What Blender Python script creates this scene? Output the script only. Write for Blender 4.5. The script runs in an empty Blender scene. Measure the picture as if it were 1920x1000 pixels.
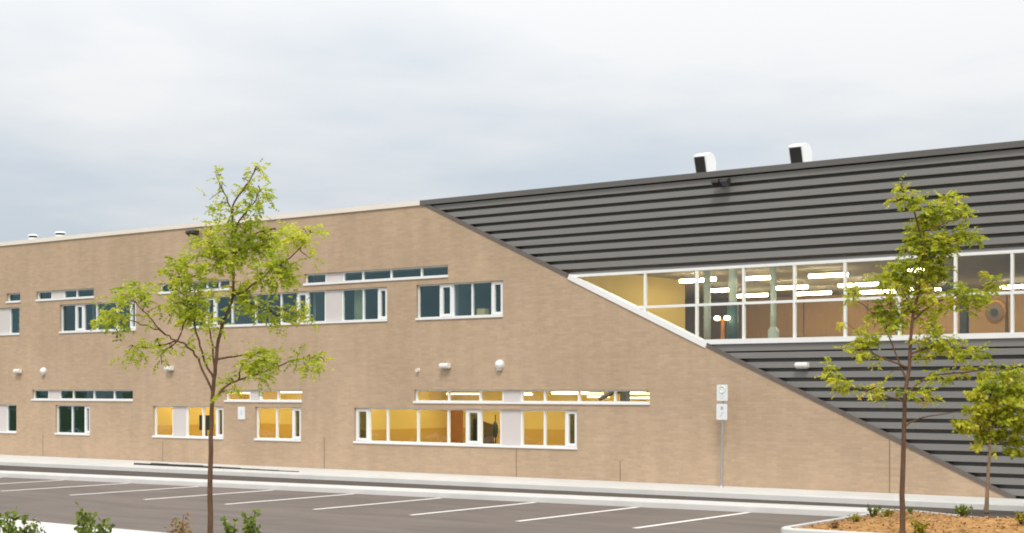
import bpy, bmesh, math, random
from mathutils import Vector, Matrix, noise
R = math.radians
random.seed(7)
SC = bpy.context.scene
COL = SC.collection

# ------------------------------------------------------------------ camera
CAM_H = 2.7          # metres above the parking lot
FPX = 2800.0         # focal length in pixels of the 1920 px wide photograph
HY = 732.0           # horizon row in the photograph
cam_d = bpy.data.cameras.new('camera'); cam = bpy.data.objects.new('camera', cam_d)
COL.objects.link(cam); SC.camera = cam
cam.location = (0, 0, CAM_H)
cam.rotation_euler = (R(90), 0, math.asin(0.6))
cam_d.sensor_width = 36; cam_d.lens = 36 * FPX / 1920
cam_d.shift_y = (HY - 500) / 1920
cam_d.clip_end = 3000; cam_d.clip_start = 0.1

# ------------------------------------------------------------------ sky and sun (bright overcast)
SUN_DIR = Vector((0.42, -0.62, 1.05)).normalized()
world = bpy.data.worlds.new('World'); SC.world = world; world.use_nodes = True
nt = world.node_tree; N = nt.nodes; L = nt.links
for n in list(N): N.remove(n)
out = N.new('ShaderNodeOutputWorld'); bg = N.new('ShaderNodeBackground'); bg.inputs[1].default_value = 0.1
sky = N.new('ShaderNodeTexSky'); sky.sky_type = 'NISHITA'; sky.sun_disc = False
sky.sun_elevation = math.asin(SUN_DIR.z); sky.sun_rotation = math.atan2(SUN_DIR.x, SUN_DIR.y)
sky.dust_density = 2.0
tc = N.new('ShaderNodeTexCoord'); sep = N.new('ShaderNodeSeparateXYZ'); L.new(tc.outputs['Generated'], sep.inputs[0])
def wm(op, a, b=None, clamp=False):
    m = N.new('ShaderNodeMath'); m.operation = op; m.use_clamp = clamp
    for i, v in enumerate((a, b)):
        if v is None: continue
        if isinstance(v, (int, float)): m.inputs[i].default_value = v
        else: L.new(v, m.inputs[i])
    return m.outputs[0]
zc = wm('ADD', wm('MAXIMUM', sep.outputs[2], 0.0), 0.10)       # cloud layer seen in perspective
cx = wm('DIVIDE', sep.outputs[0], zc); cy = wm('DIVIDE', sep.outputs[1], zc)
cmb = N.new('ShaderNodeCombineXYZ'); L.new(cx, cmb.inputs[0]); L.new(cy, cmb.inputs[1])
def wnoise(scale, detail, rough, loc, vec=None):
    mp = N.new('ShaderNodeMapping'); mp.inputs['Location'].default_value = loc
    L.new(vec or cmb.outputs[0], mp.inputs[0])
    t = N.new('ShaderNodeTexNoise'); t.inputs['Scale'].default_value = scale
    t.inputs['Detail'].default_value = detail; t.inputs['Roughness'].default_value = rough
    L.new(mp.outputs[0], t.inputs['Vector']); return t.outputs[0]
n1 = wnoise(0.75, 5, 0.5, (3.1, 1.7, 0)); n2 = wnoise(2.1, 5, 0.55, (8.3, 4.2, 0))
cl = wm('ADD', wm('MULTIPLY', n1, 0.75), wm('MULTIPLY', n2, 0.25))
# low sky a little bluer, the deck higher up paler
lift = N.new('ShaderNodeMapRange'); lift.inputs[1].default_value = 0.09; lift.inputs[2].default_value = 0.25
lift.inputs[3].default_value = -0.145; lift.inputs[4].default_value = 0.11; L.new(sep.outputs[2], lift.inputs[0])
cl2 = wm('ADD', cl, lift.outputs[0])
ramp = N.new('ShaderNodeValToRGB'); L.new(cl2, ramp.inputs[0])
el = ramp.color_ramp.elements
el[0].position = 0.34; el[0].color = (0.60, 0.66, 0.725, 1)
el[1].position = 0.60; el[1].color = (0.825, 0.83, 0.835, 1)
e = el.new(0.47); e.color = (0.715, 0.748, 0.778, 1)
CLOUD = 5.7
mulc = N.new('ShaderNodeVectorMath'); mulc.operation = 'SCALE'; L.new(ramp.outputs[0], mulc.inputs[0])
# an overcast sky is brighter overhead than at the horizon (CIE overcast distribution, softened)
L.new(wm('MULTIPLY', wm('ADD', wm('MULTIPLY', wm('MAXIMUM', sep.outputs[2], 0.0), 1.75), 1.0), CLOUD), mulc.inputs['Scale'])
mix = N.new('ShaderNodeMix'); mix.data_type = 'RGBA'; mix.inputs[0].default_value = 0.94
L.new(sky.outputs[0], mix.inputs[6]); L.new(mulc.outputs[0], mix.inputs[7])
L.new(mix.outputs[2], bg.inputs[0]); L.new(bg.outputs[0], out.inputs[0])

sun_d = bpy.data.lights.new('sun', 'SUN'); sun_d.energy = 1.5; sun_d.angle = R(14); sun_d.color = (1, 0.95, 0.88)
sun = bpy.data.objects.new('sun', sun_d); COL.objects.link(sun)
sun.rotation_euler = SUN_DIR.to_track_quat('Z', 'Y').to_euler(); sun.location = (-10, 5, 40)
vs = SC.view_settings
vs.view_transform = 'Standard'; vs.look = 'None'; vs.exposure = 0.55; vs.gamma = 1; vs.use_curve_mapping = False
SC.render.engine = 'CYCLES'
SC.cycles.pixel_filter_type = 'BLACKMAN_HARRIS'; SC.cycles.filter_width = 1.9
SC.cycles.max_bounces = 8; SC.cycles.transparent_max_bounces = 16

# ------------------------------------------------------------------ pixel -> place
def ray(px, py):
    a = (px - 960) / FPX; b = (py - HY) / FPX
    return Vector((-0.6 + 0.8 * a, 0.8 + 0.6 * a, -b))
def at_depth(px, py, t): r = ray(px, py); return Vector((r.x * t, r.y * t, CAM_H + r.z * t))
def on_z(px, py, z): r = ray(px, py); return at_depth(px, py, (z - CAM_H) / r.z)
def on_y(px, py, y): r = ray(px, py); return at_depth(px, py, y / r.y)

# ------------------------------------------------------------------ materials
MATS = {}
def mat(name, col, rough=0.6, metal=0.0, var=0.0, vscale=3.0, bump=0.0, bscale=40.0, spec=0.5, var2=0.0, v2scale=0.3, stretch=(1, 1, 1)):
    m = bpy.data.materials.new(name); m.use_nodes = True; t = m.node_tree; n = t.nodes; l = t.links
    b = n['Principled BSDF']; b.inputs['Roughness'].default_value = rough; b.inputs['Metallic'].default_value = metal
    b.inputs['Specular IOR Level'].default_value = spec
    b.inputs['Base Color'].default_value = (*col, 1)
    g = n.new('ShaderNodeNewGeometry')
    mp = n.new('ShaderNodeMapping'); mp.inputs['Scale'].default_value = stretch; l.new(g.outputs['Position'], mp.inputs[0])
    src = None
    for (v, s) in ((var, vscale), (var2, v2scale)):
        if v <= 0: continue
        tx = n.new('ShaderNodeTexNoise'); tx.inputs['Scale'].default_value = s; tx.inputs['Detail'].default_value = 6; tx.inputs['Roughness'].default_value = 0.6
        l.new(mp.outputs[0], tx.inputs['Vector'])
        mr = n.new('ShaderNodeMapRange'); mr.inputs[1].default_value = 0.25; mr.inputs[2].default_value = 0.75
        mr.inputs[3].default_value = 1 - v; mr.inputs[4].default_value = 1 + v; l.new(tx.outputs[0], mr.inputs[0])
        if src is None: src = mr.outputs[0]
        else:
            mm = n.new('ShaderNodeMath'); mm.operation = 'MULTIPLY'; l.new(src, mm.inputs[0]); l.new(mr.outputs[0], mm.inputs[1]); src = mm.outputs[0]
    if src is not None:
        sc = n.new('ShaderNodeVectorMath'); sc.operation = 'SCALE'; sc.inputs[0].default_value = col; l.new(src, sc.inputs['Scale'])
        l.new(sc.outputs[0], b.inputs['Base Color'])
    if bump > 0:
        tx = n.new('ShaderNodeTexNoise'); tx.inputs['Scale'].default_value = bscale; tx.inputs['Detail'].default_value = 4
        l.new(mp.outputs[0], tx.inputs['Vector'])
        bp = n.new('ShaderNodeBump'); bp.inputs['Strength'].default_value = bump; bp.inputs['Distance'].default_value = 0.02
        l.new(tx.outputs[0], bp.inputs['Height']); l.new(bp.outputs[0], b.inputs['Normal'])
    MATS[name] = m; return m
def emit(name, col, s):
    m = bpy.data.materials.new(name); m.use_nodes = True; n = m.node_tree.nodes
    b = n['Principled BSDF']; b.inputs['Base Color'].default_value = (0.8, 0.8, 0.8, 1)
    b.inputs['Emission Color'].default_value = (*col, 1); b.inputs['Emission Strength'].default_value = s
    MATS[name] = m; return m
def brick_mat():
    m = bpy.data.materials.new('brick'); m.use_nodes = True; t = m.node_tree; n = t.nodes; l = t.links
    b = n['Principled BSDF']; b.inputs['Roughness'].default_value = 0.9; b.inputs['Specular IOR Level'].default_value = 0.2
    g = n.new('ShaderNodeNewGeometry'); sp = n.new('ShaderNodeSeparateXYZ'); l.new(g.outputs['Position'], sp.inputs[0])
    ad = n.new('ShaderNodeMath'); ad.operation = 'ADD'; l.new(sp.outputs[0], ad.inputs[0]); l.new(sp.outputs[1], ad.inputs[1])
    cb = n.new('ShaderNodeCombineXYZ'); l.new(ad.outputs[0], cb.inputs[0]); l.new(sp.outputs[2], cb.inputs[1])
    bt = n.new('ShaderNodeTexBrick'); l.new(cb.outputs[0], bt.inputs['Vector'])
    bt.inputs['Scale'].default_value = 1.0; bt.inputs['Brick Width'].default_value = 0.295; bt.inputs['Row Height'].default_value = 0.08
    bt.inputs['Mortar Size'].default_value = 0.007; bt.inputs['Mortar Smooth'].default_value = 0.4
    bt.inputs['Color1'].default_value = (0.50, 0.364, 0.248, 1); bt.inputs['Color2'].default_value = (0.445, 0.324, 0.221, 1)
    bt.inputs['Mortar'].default_value = (0.46, 0.355, 0.25, 1)
    # weathering: broad cloudy patches and faint vertical washes
    def nz(scale, st, lo, hi, det=5):
        mp = n.new('ShaderNodeMapping'); mp.inputs['Scale'].default_value = st; l.new(g.outputs['Position'], mp.inputs[0])
        tx = n.new('ShaderNodeTexNoise'); tx.inputs['Scale'].default_value = scale; tx.inputs['Detail'].default_value = det; l.new(mp.outputs[0], tx.inputs['Vector'])
        mr = n.new('ShaderNodeMapRange'); mr.inputs[1].default_value = 0.3; mr.inputs[2].default_value = 0.7; mr.inputs[3].default_value = lo; mr.inputs[4].default_value = hi
        l.new(tx.outputs[0], mr.inputs[0]); return mr.outputs[0]
    a = nz(0.35, (1, 1, 1), 0.93, 1.06); c = nz(1.6, (1.6, 1, 0.18), 0.95, 1.05); d = nz(7, (1.6, 1, 2.2), 0.965, 1.035)
    m1 = n.new('ShaderNodeMath'); m1.operation = 'MULTIPLY'; l.new(a, m1.inputs[0]); l.new(c, m1.inputs[1])
    m2 = n.new('ShaderNodeMath'); m2.operation = 'MULTIPLY'; l.new(m1.outputs[0], m2.inputs[0]); l.new(d, m2.inputs[1])
    sc = n.new('ShaderNodeVectorMath'); sc.operation = 'SCALE'; l.new(bt.outputs['Color'], sc.inputs[0]); l.new(m2.outputs[0], sc.inputs['Scale'])
    l.new(sc.outputs[0], b.inputs['Base Color'])
    bp = n.new('ShaderNodeBump'); bp.inputs['Strength'].default_value = 0.5; bp.inputs['Distance'].default_value = 0.006; bp.invert = True
    l.new(bt.outputs['Fac'], bp.inputs['Height']); l.new(bp.outputs[0], b.inputs['Normal'])
    MATS['brick'] = m
def glass_mat(name, tint, refl, f0=0.085):
    m = bpy.data.materials.new(name); m.use_nodes = True; t = m.node_tree; n = t.nodes; l = t.links
    for k in list(n): n.remove(k)
    o = n.new('ShaderNodeOutputMaterial'); tr = n.new('ShaderNodeBsdfTransparent'); tr.inputs[0].default_value = (*tint, 1)
    gl = n.new('ShaderNodeBsdfGlossy'); gl.inputs['Color'].default_value = (*refl, 1); gl.inputs['Roughness'].default_value = 0.03
    gw = n.new('ShaderNodeNewGeometry'); tw_ = n.new('ShaderNodeTexNoise'); tw_.inputs['Scale'].default_value = 1.1; tw_.inputs['Detail'].default_value = 2; l.new(gw.outputs['Position'], tw_.inputs['Vector'])
    bw = n.new('ShaderNodeBump'); bw.inputs['Strength'].default_value = 0.6; bw.inputs['Distance'].default_value = 0.03; l.new(tw_.outputs[0], bw.inputs['Height']); l.new(bw.outputs[0], gl.inputs['Normal'])
    g = n.new('ShaderNodeNewGeometry'); dt = n.new('ShaderNodeVectorMath'); dt.operation = 'DOT_PRODUCT'
    l.new(g.outputs['Normal'], dt.inputs[0]); l.new(g.outputs['Incoming'], dt.inputs[1])
    def M(op, a, bb=None):
        k = n.new('ShaderNodeMath'); k.operation = op
        for i, v in enumerate((a, bb)):
            if v is None: continue
            if isinstance(v, (int, float)): k.inputs[i].default_value = v
            else: l.new(v, k.inputs[i])
        return k.outputs[0]
    f = M('ADD', M('MULTIPLY', M('POWER', M('SUBTRACT', 1.0, M('ABSOLUTE', dt.outputs['Value'])), 5.0), 0.93), f0)
    mx = n.new('ShaderNodeMixShader'); l.new(f, mx.inputs[0]); l.new(tr.outputs[0], mx.inputs[1]); l.new(gl.outputs[0], mx.inputs[2])
    l.new(mx.outputs[0], o.inputs[0]); MATS[name] = m
def leaf_mat(name, stops, trans=0.4):
    m = bpy.data.materials.new(name); m.use_nodes = True; t = m.node_tree; n = t.nodes; l = t.links
    for k in list(n): n.remove(k)
    o = n.new('ShaderNodeOutputMaterial'); at = n.new('ShaderNodeAttribute'); at.attribute_name = 'v'
    rp = n.new('ShaderNodeValToRGB'); l.new(at.outputs['Fac'], rp.inputs[0])
    e = rp.color_ramp.elements; e[0].position = stops[0][0]; e[0].color = (*stops[0][1], 1); e[1].position = stops[-1][0]; e[1].color = (*stops[-1][1], 1)
    for p, c in stops[1:-1]: k = e.new(p); k.color = (*c, 1)
    d = n.new('ShaderNodeBsdfPrincipled'); d.inputs['Roughness'].default_value = 0.55; d.inputs['Specular IOR Level'].default_value = 0.25
    tl = n.new('ShaderNodeBsdfTranslucent')
    l.new(rp.outputs[0], d.inputs['Base Color']); l.new(rp.outputs[0], tl.inputs[0])
    mx = n.new('ShaderNodeMixShader'); mx.inputs[0].default_value = trans
    l.new(d.outputs[0], mx.inputs[1]); l.new(tl.outputs[0], mx.inputs[2]); l.new(mx.outputs[0], o.inputs[0]); MATS[name] = m
brick_mat()
glass_mat('glass', (0.80, 0.84, 0.84), (0.62, 0.92, 0.95))
glass_mat('clear_glass', (0.95, 0.97, 0.95), (0.85, 0.95, 0.95), 0.05)
glass_mat('reflection_tint_glass', (0.42, 0.46, 0.42), (0.7, 0.9, 0.9), 0.06)  # dark tint stands in for the reflections that darken the casement panes
mat('white_frame', (0.80, 0.80, 0.79), 0.4, var=0.03)
mat('infill', (0.60, 0.555, 0.535), 0.5, var=0.03, vscale=2)
mat('cream_metal', (0.78, 0.71, 0.63), 0.4, var=0.05, vscale=1)
mat('siding', (0.215, 0.207, 0.197), 0.45, metal=0.0, var=0.07, vscale=0.8, stretch=(0.25, 1, 6), spec=0.4)
mat('siding_cap', (0.120, 0.113, 0.105), 0.42, var=0.06, vscale=0.7)
mat('flashing', (0.135, 0.112, 0.100), 0.45, var=0.10, vscale=2)
mat('sealant', (0.22, 0.155, 0.105), 0.8, var=0.1)
mat('asphalt', (0.156, 0.131, 0.114), 0.92, var=0.12, vscale=1.2, bump=0.5, bscale=60, spec=0.2, var2=0.14, v2scale=0.30, stretch=(0.35, 1.6, 1))
mat('lane_asphalt', (0.092, 0.080, 0.070), 0.92, var=0.12, vscale=1.2, bump=0.5, bscale=60, spec=0.2)
mat('concrete', (0.56, 0.55, 0.525), 0.85, var=0.07, vscale=1.3, bump=0.2, bscale=30, spec=0.2, var2=0.05, v2scale=0.25)
mat('line_paint', (0.74, 0.72, 0.69), 0.8, var=0.14, vscale=5)
mat('mulch', (0.39, 0.215, 0.082), 0.95, var=0.35, vscale=6, bump=1.0, bscale=25, spec=0.1, var2=0.22, v2scale=1.2)
mat('chip_pale', (0.42, 0.23, 0.095), 0.9, var=0.4, vscale=9)
mat('soil', (0.10, 0.07, 0.045), 0.95, var=0.3, vscale=4, bump=1, bscale=20)
mat('grass', (0.07, 0.10, 0.025), 0.95, var=0.3, vscale=0.5)
mat('roofing', (0.45, 0.45, 0.44), 0.9, var=0.1)
mat('bark_dark', (0.130, 0.068, 0.036), 0.9, var=0.35, vscale=14, bump=0.8, bscale=40, stretch=(1, 1, 0.35))
mat('bark_pale', (0.24, 0.16, 0.095), 0.9, var=0.3, vscale=14, bump=0.8, bscale=40, stretch=(1, 1, 0.35))
mat('galvanised', (0.42, 0.42, 0.41), 0.45, metal=0.5, var=0.12, vscale=6)
mat('sign_white', (0.74, 0.76, 0.76), 0.4, var=0.03)
mat('mark_grey', (0.42, 0.42, 0.45), 0.5); mat('mark_pale', (0.60, 0.63, 0.63), 0.5); mat('mark_green', (0.62, 0.69, 0.65), 0.5)
mat('vent_white', (0.82, 0.82, 0.81), 0.35, var=0.03); mat('vent_dark', (0.018, 0.016, 0.014), 0.8)
mat('lamp_white', (0.80, 0.79, 0.77), 0.35); mat('lamp_lens', (0.55, 0.55, 0.52), 0.25)
mat('flood_dark', (0.035, 0.028, 0.022), 0.5); mat('flood_lens', (0.16, 0.17, 0.30), 0.15)
mat('step_shadow', (0.03, 0.032, 0.03), 0.7)  # flat dark colour of the step shadow on the sidewalk
mat('room_yellow', (0.78, 0.61, 0.21), 0.75, var=0.04, vscale=1)
mat('room_ochre', (0.64, 0.41, 0.085), 0.7, var=0.06, vscale=1)
mat('room_rust', (0.42, 0.16, 0.035), 0.7, var=0.06)
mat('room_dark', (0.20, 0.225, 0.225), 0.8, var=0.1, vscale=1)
mat('room_pale', (0.55, 0.57, 0.53), 0.8, var=0.08)
mat('room_floor', (0.30, 0.22, 0.13), 0.5)
mat('room_ceiling', (0.62, 0.56, 0.42), 0.8)
mat('hall_ceiling', (0.36, 0.33, 0.27), 0.85, var=0.1)
mat('hall_wood', (0.46, 0.275, 0.125), 0.6, var=0.10, vscale=2, stretch=(6, 6, 0.6))
mat('hall_brown', (0.22, 0.145, 0.085), 0.7, var=0.1)
mat('duct_teal', (0.55, 0.72, 0.82), 0.4, var=0.05); mat('duct_blue', (0.06, 0.14, 0.18), 0.4)
mat('orange_paint', (0.55, 0.22, 0.04), 0.45); mat('dark_grey', (0.045, 0.047, 0.045), 0.5)
mat('brown_board', (0.105, 0.056, 0.018), 0.6, var=0.1)
mat('cardboard', (0.80, 0.60, 0.26), 0.8, var=0.05); mat('curtain_sage', (0.66, 0.68, 0.42), 0.9); mat('teal_plastic', (0.16, 0.60, 0.68), 0.4)
mat('monitor_black', (0.02, 0.02, 0.022), 0.35)
emit('tube_warm', (1.0, 0.80, 0.44), 2.6); emit('added_panel_glow', (1.0, 0.80, 0.44), 11.0); emit('tube_hall', (1.0, 0.82, 0.50), 26.0); emit('bulb', (1.0, 0.74, 0.35), 9.0)
leaf_mat('leaf_locust', [(0.0, (0.19, 0.25, 0.02)), (0.35, (0.38, 0.46, 0.035)), (0.65, (0.60, 0.64, 0.065)), (1.0, (0.70, 0.66, 0.10))], 0.5)
leaf_mat('leaf_gold', [(0.0, (0.17, 0.22, 0.015)), (0.35, (0.38, 0.44, 0.03)), (0.70, (0.60, 0.60, 0.05)), (0.96, (0.70, 0.58, 0.06)), (1.0, (0.62, 0.36, 0.05))], 0.45)
leaf_mat('leaf_round', [(0.0, (0.17, 0.22, 0.015)), (0.4, (0.43, 0.48, 0.035)), (0.75, (0.57, 0.56, 0.05)), (1.0, (0.76, 0.68, 0.12))], 0.45)
leaf_mat('leaf_shrub', [(0.0, (0.06, 0.10, 0.018)), (0.5, (0.17, 0.24, 0.035)), (0.85, (0.34, 0.40, 0.09)), (1.0, (0.52, 0.52, 0.20))])
leaf_mat('leaf_red', [(0.0, (0.13, 0.075, 0.035)), (0.4, (0.30, 0.16, 0.07)), (0.75, (0.46, 0.31, 0.14)), (1.0, (0.33, 0.37, 0.09))])
leaf_mat('leaf_yellow', [(0.0, (0.08, 0.09, 0.015)), (0.4, (0.30, 0.27, 0.03)), (0.8, (0.62, 0.50, 0.04)), (1.0, (0.72, 0.58, 0.07))])

# ------------------------------------------------------------------ object helpers
def prop(o, label=None, cat=None, group=None, kind=None):
    if label: o['label'] = label
    if cat: o['category'] = cat
    if group: o['group'] = group
    if kind: o['kind'] = kind
    return o
def empty(name, loc, label, cat, group=None):
    o = bpy.data.objects.new(name, None); COL.objects.link(o); o.location = loc; o.empty_display_size = 0.2
    return prop(o, label, cat, group)
def attach(o, parent):
    o.parent = parent
    if parent is not None and parent.type == 'EMPTY': o.matrix_parent_inverse = Matrix.Translation(-parent.location)
    return o
def obj(name, bm, m, parent=None, smooth=False):
    me = bpy.data.meshes.new(name); bmesh.ops.recalc_face_normals(bm, faces=bm.faces[:]); bm.to_mesh(me); bm.free()
    me.materials.append(MATS[m])
    if smooth: me.polygons.foreach_set('use_smooth', [True] * len(me.polygons))
    o = bpy.data.objects.new(name, me); COL.objects.link(o)
    if parent is not None: attach(o, parent)
    return o
def box(bm, x0, x1, y0, y1, z0, z1):
    v = [bm.verts.new(p) for p in ((x0, y0, z0), (x1, y0, z0), (x1, y1, z0), (x0, y1, z0), (x0, y0, z1), (x1, y0, z1), (x1, y1, z1), (x0, y1, z1))]
    for f in ((0, 3, 2, 1), (4, 5, 6, 7), (0, 1, 5, 4), (1, 2, 6, 5), (2, 3, 7, 6), (3, 0, 4, 7)): bm.faces.new([v[i] for i in f])
    return v
def bx(name, m, parent, *c, bev=0.0):
    bm = bmesh.new(); box(bm, *c)
    if bev > 0: bmesh.ops.bevel(bm, geom=bm.edges[:], offset=bev, segments=2, affect='EDGES')
    return obj(name, bm, m, parent)
def prism_y(bm, poly, y0, y1):            # polygon in (x, z), extruded along y
    a = [bm.verts.new((p[0], y0, p[1])) for p in poly]; b = [bm.verts.new((p[0], y1, p[1])) for p in poly]
    bm.faces.new(a); bm.faces.new(b[::-1]); n = len(poly)
    for i in range(n): bm.faces.new((a[i], b[i], b[(i + 1) % n], a[(i + 1) % n]))
def prism_x(bm, poly, x0, x1):            # polygon in (y, z), extruded along x; x0 may depend on z
    a = [bm.verts.new((x0(p[1]) if callable(x0) else x0, p[0], p[1])) for p in poly]; b = [bm.verts.new((x1, p[0], p[1])) for p in poly]
    bm.faces.new(a); bm.faces.new(b[::-1]); n = len(poly)
    for i in range(n): bm.faces.new((a[i], b[i], b[(i + 1) % n], a[(i + 1) % n]))
def prism_z(bm, poly, z0, z1):
    a = [bm.verts.new((p[0], p[1], z0)) for p in poly]; b = [bm.verts.new((p[0], p[1], z1)) for p in poly]
    bm.faces.new(a[::-1]); bm.faces.new(b); n = len(poly)
    for i in range(n): bm.faces.new((a[i], a[(i + 1) % n], b[(i + 1) % n], b[i]))
def clip(poly, a, b, c):                  # keep a*x + b*z + c >= 0
    o = []
    for i in range(len(poly)):
        p, q = poly[i], poly[(i + 1) % len(poly)]; dp = a * p[0] + b * p[1] + c; dq = a * q[0] + b * q[1] + c
        if dp >= 0: o.append(p)
        if dp * dq < 0: t = dp / (dp - dq); o.append((p[0] + (q[0] - p[0]) * t, p[1] + (q[1] - p[1]) * t))
    k = []
    for p in o:
        if not any(abs(p[0] - q[0]) + abs(p[1] - q[1]) < 2e-4 for q in k): k.append(p)
    return k if len(k) > 2 else []
def tube(bm, pts, radii, seg=8, cap=True):
    rings = []; up = Vector((0.31, 0.17, 0.93)); n = len(pts)
    for i, p in enumerate(pts):
        d = (pts[min(i + 1, n - 1)] - pts[max(i - 1, 0)]).normalized()
        s = d.cross(up); s = s.normalized() if s.length > 1e-4 else Vector((1, 0, 0)); u = s.cross(d).normalized()
        rings.append([bm.verts.new(p + (s * math.cos(2 * math.pi * k / seg) + u * math.sin(2 * math.pi * k / seg)) * radii[i]) for k in range(seg)])
    for i in range(n - 1):
        for k in range(seg): bm.faces.new((rings[i][k], rings[i][(k + 1) % seg], rings[i + 1][(k + 1) % seg], rings[i + 1][k]))
    if cap: bm.faces.new(rings[0][::-1]); bm.faces.new(rings[-1])
def cyl(bm, p0, p1, r0, r1=None, seg=16): tube(bm, [Vector(p0), Vector(p1)], [r0, r0 if r1 is None else r1], seg)

# ------------------------------------------------------------------ the ground
def sheet(name, m, poly, z, parent=None):
    bm = bmesh.new(); bm.faces.new([bm.verts.new((p[0], p[1], z)) for p in poly]); o = obj(name, bm, m, parent)
    if o.data.polygons[0].normal.z < 0: o.data.flip_normals()
    return o
prop(sheet('ground', 'grass', [(-900, -900), (900, -900), (900, 900), (-900, 900)], -0.03), kind='structure')
mf = lambda x: 29.66 + 0.079 * (x + 14.4)          # median front edge
mb = lambda x: 30.60 + 0.083 * (x + 13.2)          # median back edge
kb = lambda x: 33.30 + 0.040 * (x + 14.0)          # sidewalk kerb
WY = 35.2                                          # brick face
lot = prop(sheet('parking_lot', 'asphalt', [(-75, 12), (20, 12), (20, mf(20) + 0.3), (-75, mf(-75) + 0.3)], 0.0), kind='structure')
prop(sheet('access_lane', 'lane_asphalt', [(-75, mf(-75) + 0.3), (20, mf(20) + 0.3), (20, WY), (-75, WY)], 0.0), kind='structure')
def kerb_profile(name, front, back, x0, x1, step, zt=0.15, m='concrete'):
    bm = bmesh.new(); xs = [x0 + i * step for i in range(int((x1 - x0) / step) + 1)] + [x1]
    prof = []
    for x in xs:
        f, b = front(x), back(x)
        prof.append([bm.verts.new(p) for p in ((x, f, -0.02), (x, f + 0.015, zt - 0.03), (x, f + 0.04, zt), (x, b - 0.04, zt), (x, b - 0.015, zt - 0.03), (x, b, -0.02))])
    for a, c in zip(prof, prof[1:]):
        for k in range(5): bm.faces.new((a[k], c[k], c[k + 1], a[k + 1]))
    bm.faces.new(prof[0]); bm.faces.new(prof[-1][::-1])
    return prop(obj(name, bm, m), kind='structure')
kerb_profile('median', mf, mb, -75, -12.75, 4)
kerb_profile('sidewalk', kb, lambda x: WY + 0.03, -75, 4, 4)
kerb_profile('walkway', lambda x: 14.2, lambda x: 17.7, -75, 12, 4)
k = 0
for i in range(13):                                # painted stall lines, 2.75 m apart
    x = -15.60 - 2.755 * i
    y0 = 24.80 + 0.055 * (x + 15.6); y1 = mf(x) - 0.06
    sheet('parking_line', 'line_paint', [(x - 0.07, y0), (x + 0.07, y0), (x + 0.07, y1), (x - 0.07, y1)], 0.004, lot)
# planted island with mulch
isl = [(-12.73, 30.66), (-12.73, 25.45), (-12.69, 25.25), (-12.58, 25.11), (-12.38, 25.06), (-3.6, 25.45), (-3.3, 25.7), (-3.3, 26.3), (-3.7, 26.7), (-7.4, 28.15), (-9.0, 28.95), (-11.06, 30.0), (-12.1, 30.52)]
def inset(poly, d):
    o = []; n = len(poly)
    for i in range(n):
        p0, p1, p2 = Vector(poly[i - 1]), Vector(poly[i]), Vector(poly[(i + 1) % n])
        e1 = (p1 - p0).normalized(); e2 = (p2 - p1).normalized()
        n1 = Vector((-e1.y, e1.x)); n2 = Vector((-e2.y, e2.x)); b = (n1 + n2).normalized()
        o.append(tuple(p1 + b * d / max(0.35, b.dot(n1))))
    return o
bm = bmesh.new(); n = len(isl); i1 = inset(isl, 0.03); i2 = inset(isl, 0.17)
rings = [[bm.verts.new((p[0], p[1], z)) for p in q] for q, z in ((isl, -0.02), (inset(isl, 0.012), 0.125), (i1, 0.15), (i2, 0.15), (i2, 0.05))]
for a, b in zip(rings, rings[1:]):
    for j in range(n): bm.faces.new((a[j], a[(j + 1) % n], b[(j + 1) % n], b[j]))
prop(obj('island_kerb', bm, 'concrete'), kind='structure')
def in_poly(x, y, poly):
    c = False
    for i in range(len(poly)):
        x0, y0 = poly[i]; x1, y1 = poly[i - 1]
        if (y0 > y) != (y1 > y) and x < (x1 - x0) * (y - y0) / (y1 - y0) + x0: c = not c
    return c
def edge_dist(x, y, poly):
    d = 9
    for i in range(len(poly)):
        a, b = Vector(poly[i - 1]), Vector(poly[i]); p = Vector((x, y)); t = max(0, min(1, (p - a).dot(b - a) / (b - a).length_squared))
        d = min(d, (a + (b - a) * t - p).length)
    return d
def mound(x, y):
    d = edge_dist(x, y, isl)
    h = 0.115 + 0.14 * min(1, max(0, d - 0.15) / 1.3) + 0.10 * math.exp(-((x + 8.8) ** 2 + (y - 28.0) ** 2) / 1.2)
    return h + 0.035 * noise.noise(Vector((x * 1.7, y * 1.7, 0))) + 0.02 * noise.noise(Vector((x * 5, y * 5, 3)))
bm = bmesh.new(); g = {}; st = 0.12; inner = inset(isl, 0.10)
for ix in range(int(9.8 / st)):
    for iy in range(int(6 / st)):
        x = -12.9 + ix * st; y = 24.9 + iy * st
        if in_poly(x, y, inner): g[ix, iy] = bm.verts.new((x, y, mound(x, y)))
for (ix, iy) in list(g):
    q = [g.get((ix + a, iy + b)) for a, b in ((0, 0), (1, 0), (1, 1), (0, 1))]
    if all(q): bm.faces.new(q)
prop(obj('mulch_bed', bm, 'mulch', smooth=True), kind='structure')
bm = bmesh.new(); rc = random.Random(3)
for _ in range(5200):
    x = rc.uniform(-12.7, -3.4); y = rc.uniform(25.1, 30.6)
    if not in_poly(x, y, inset(isl, 0.2)): continue
    z = mound(x, y) + 0.004; a = rc.uniform(0, 3.14); l_ = rc.uniform(0.02, 0.06); w_ = rc.uniform(0.006, 0.016); tl = rc.uniform(-0.4, 0.4)
    u = Vector((math.cos(a), math.sin(a), tl)) * l_; v_ = Vector((-math.sin(a), math.cos(a), rc.uniform(-0.3, 0.3))) * w_; c = Vector((x, y, z + abs(tl) * l_))
    bm.faces.new([bm.verts.new(c + s * u + q * v_) for s, q in ((-1, -1), (1, -1), (1, 1), (-1, 1))])
prop(obj('mulch_chips', bm, 'chip_pale'), 'loose orange brown bark chips covering the planted island', 'mulch', kind='stuff')
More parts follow.
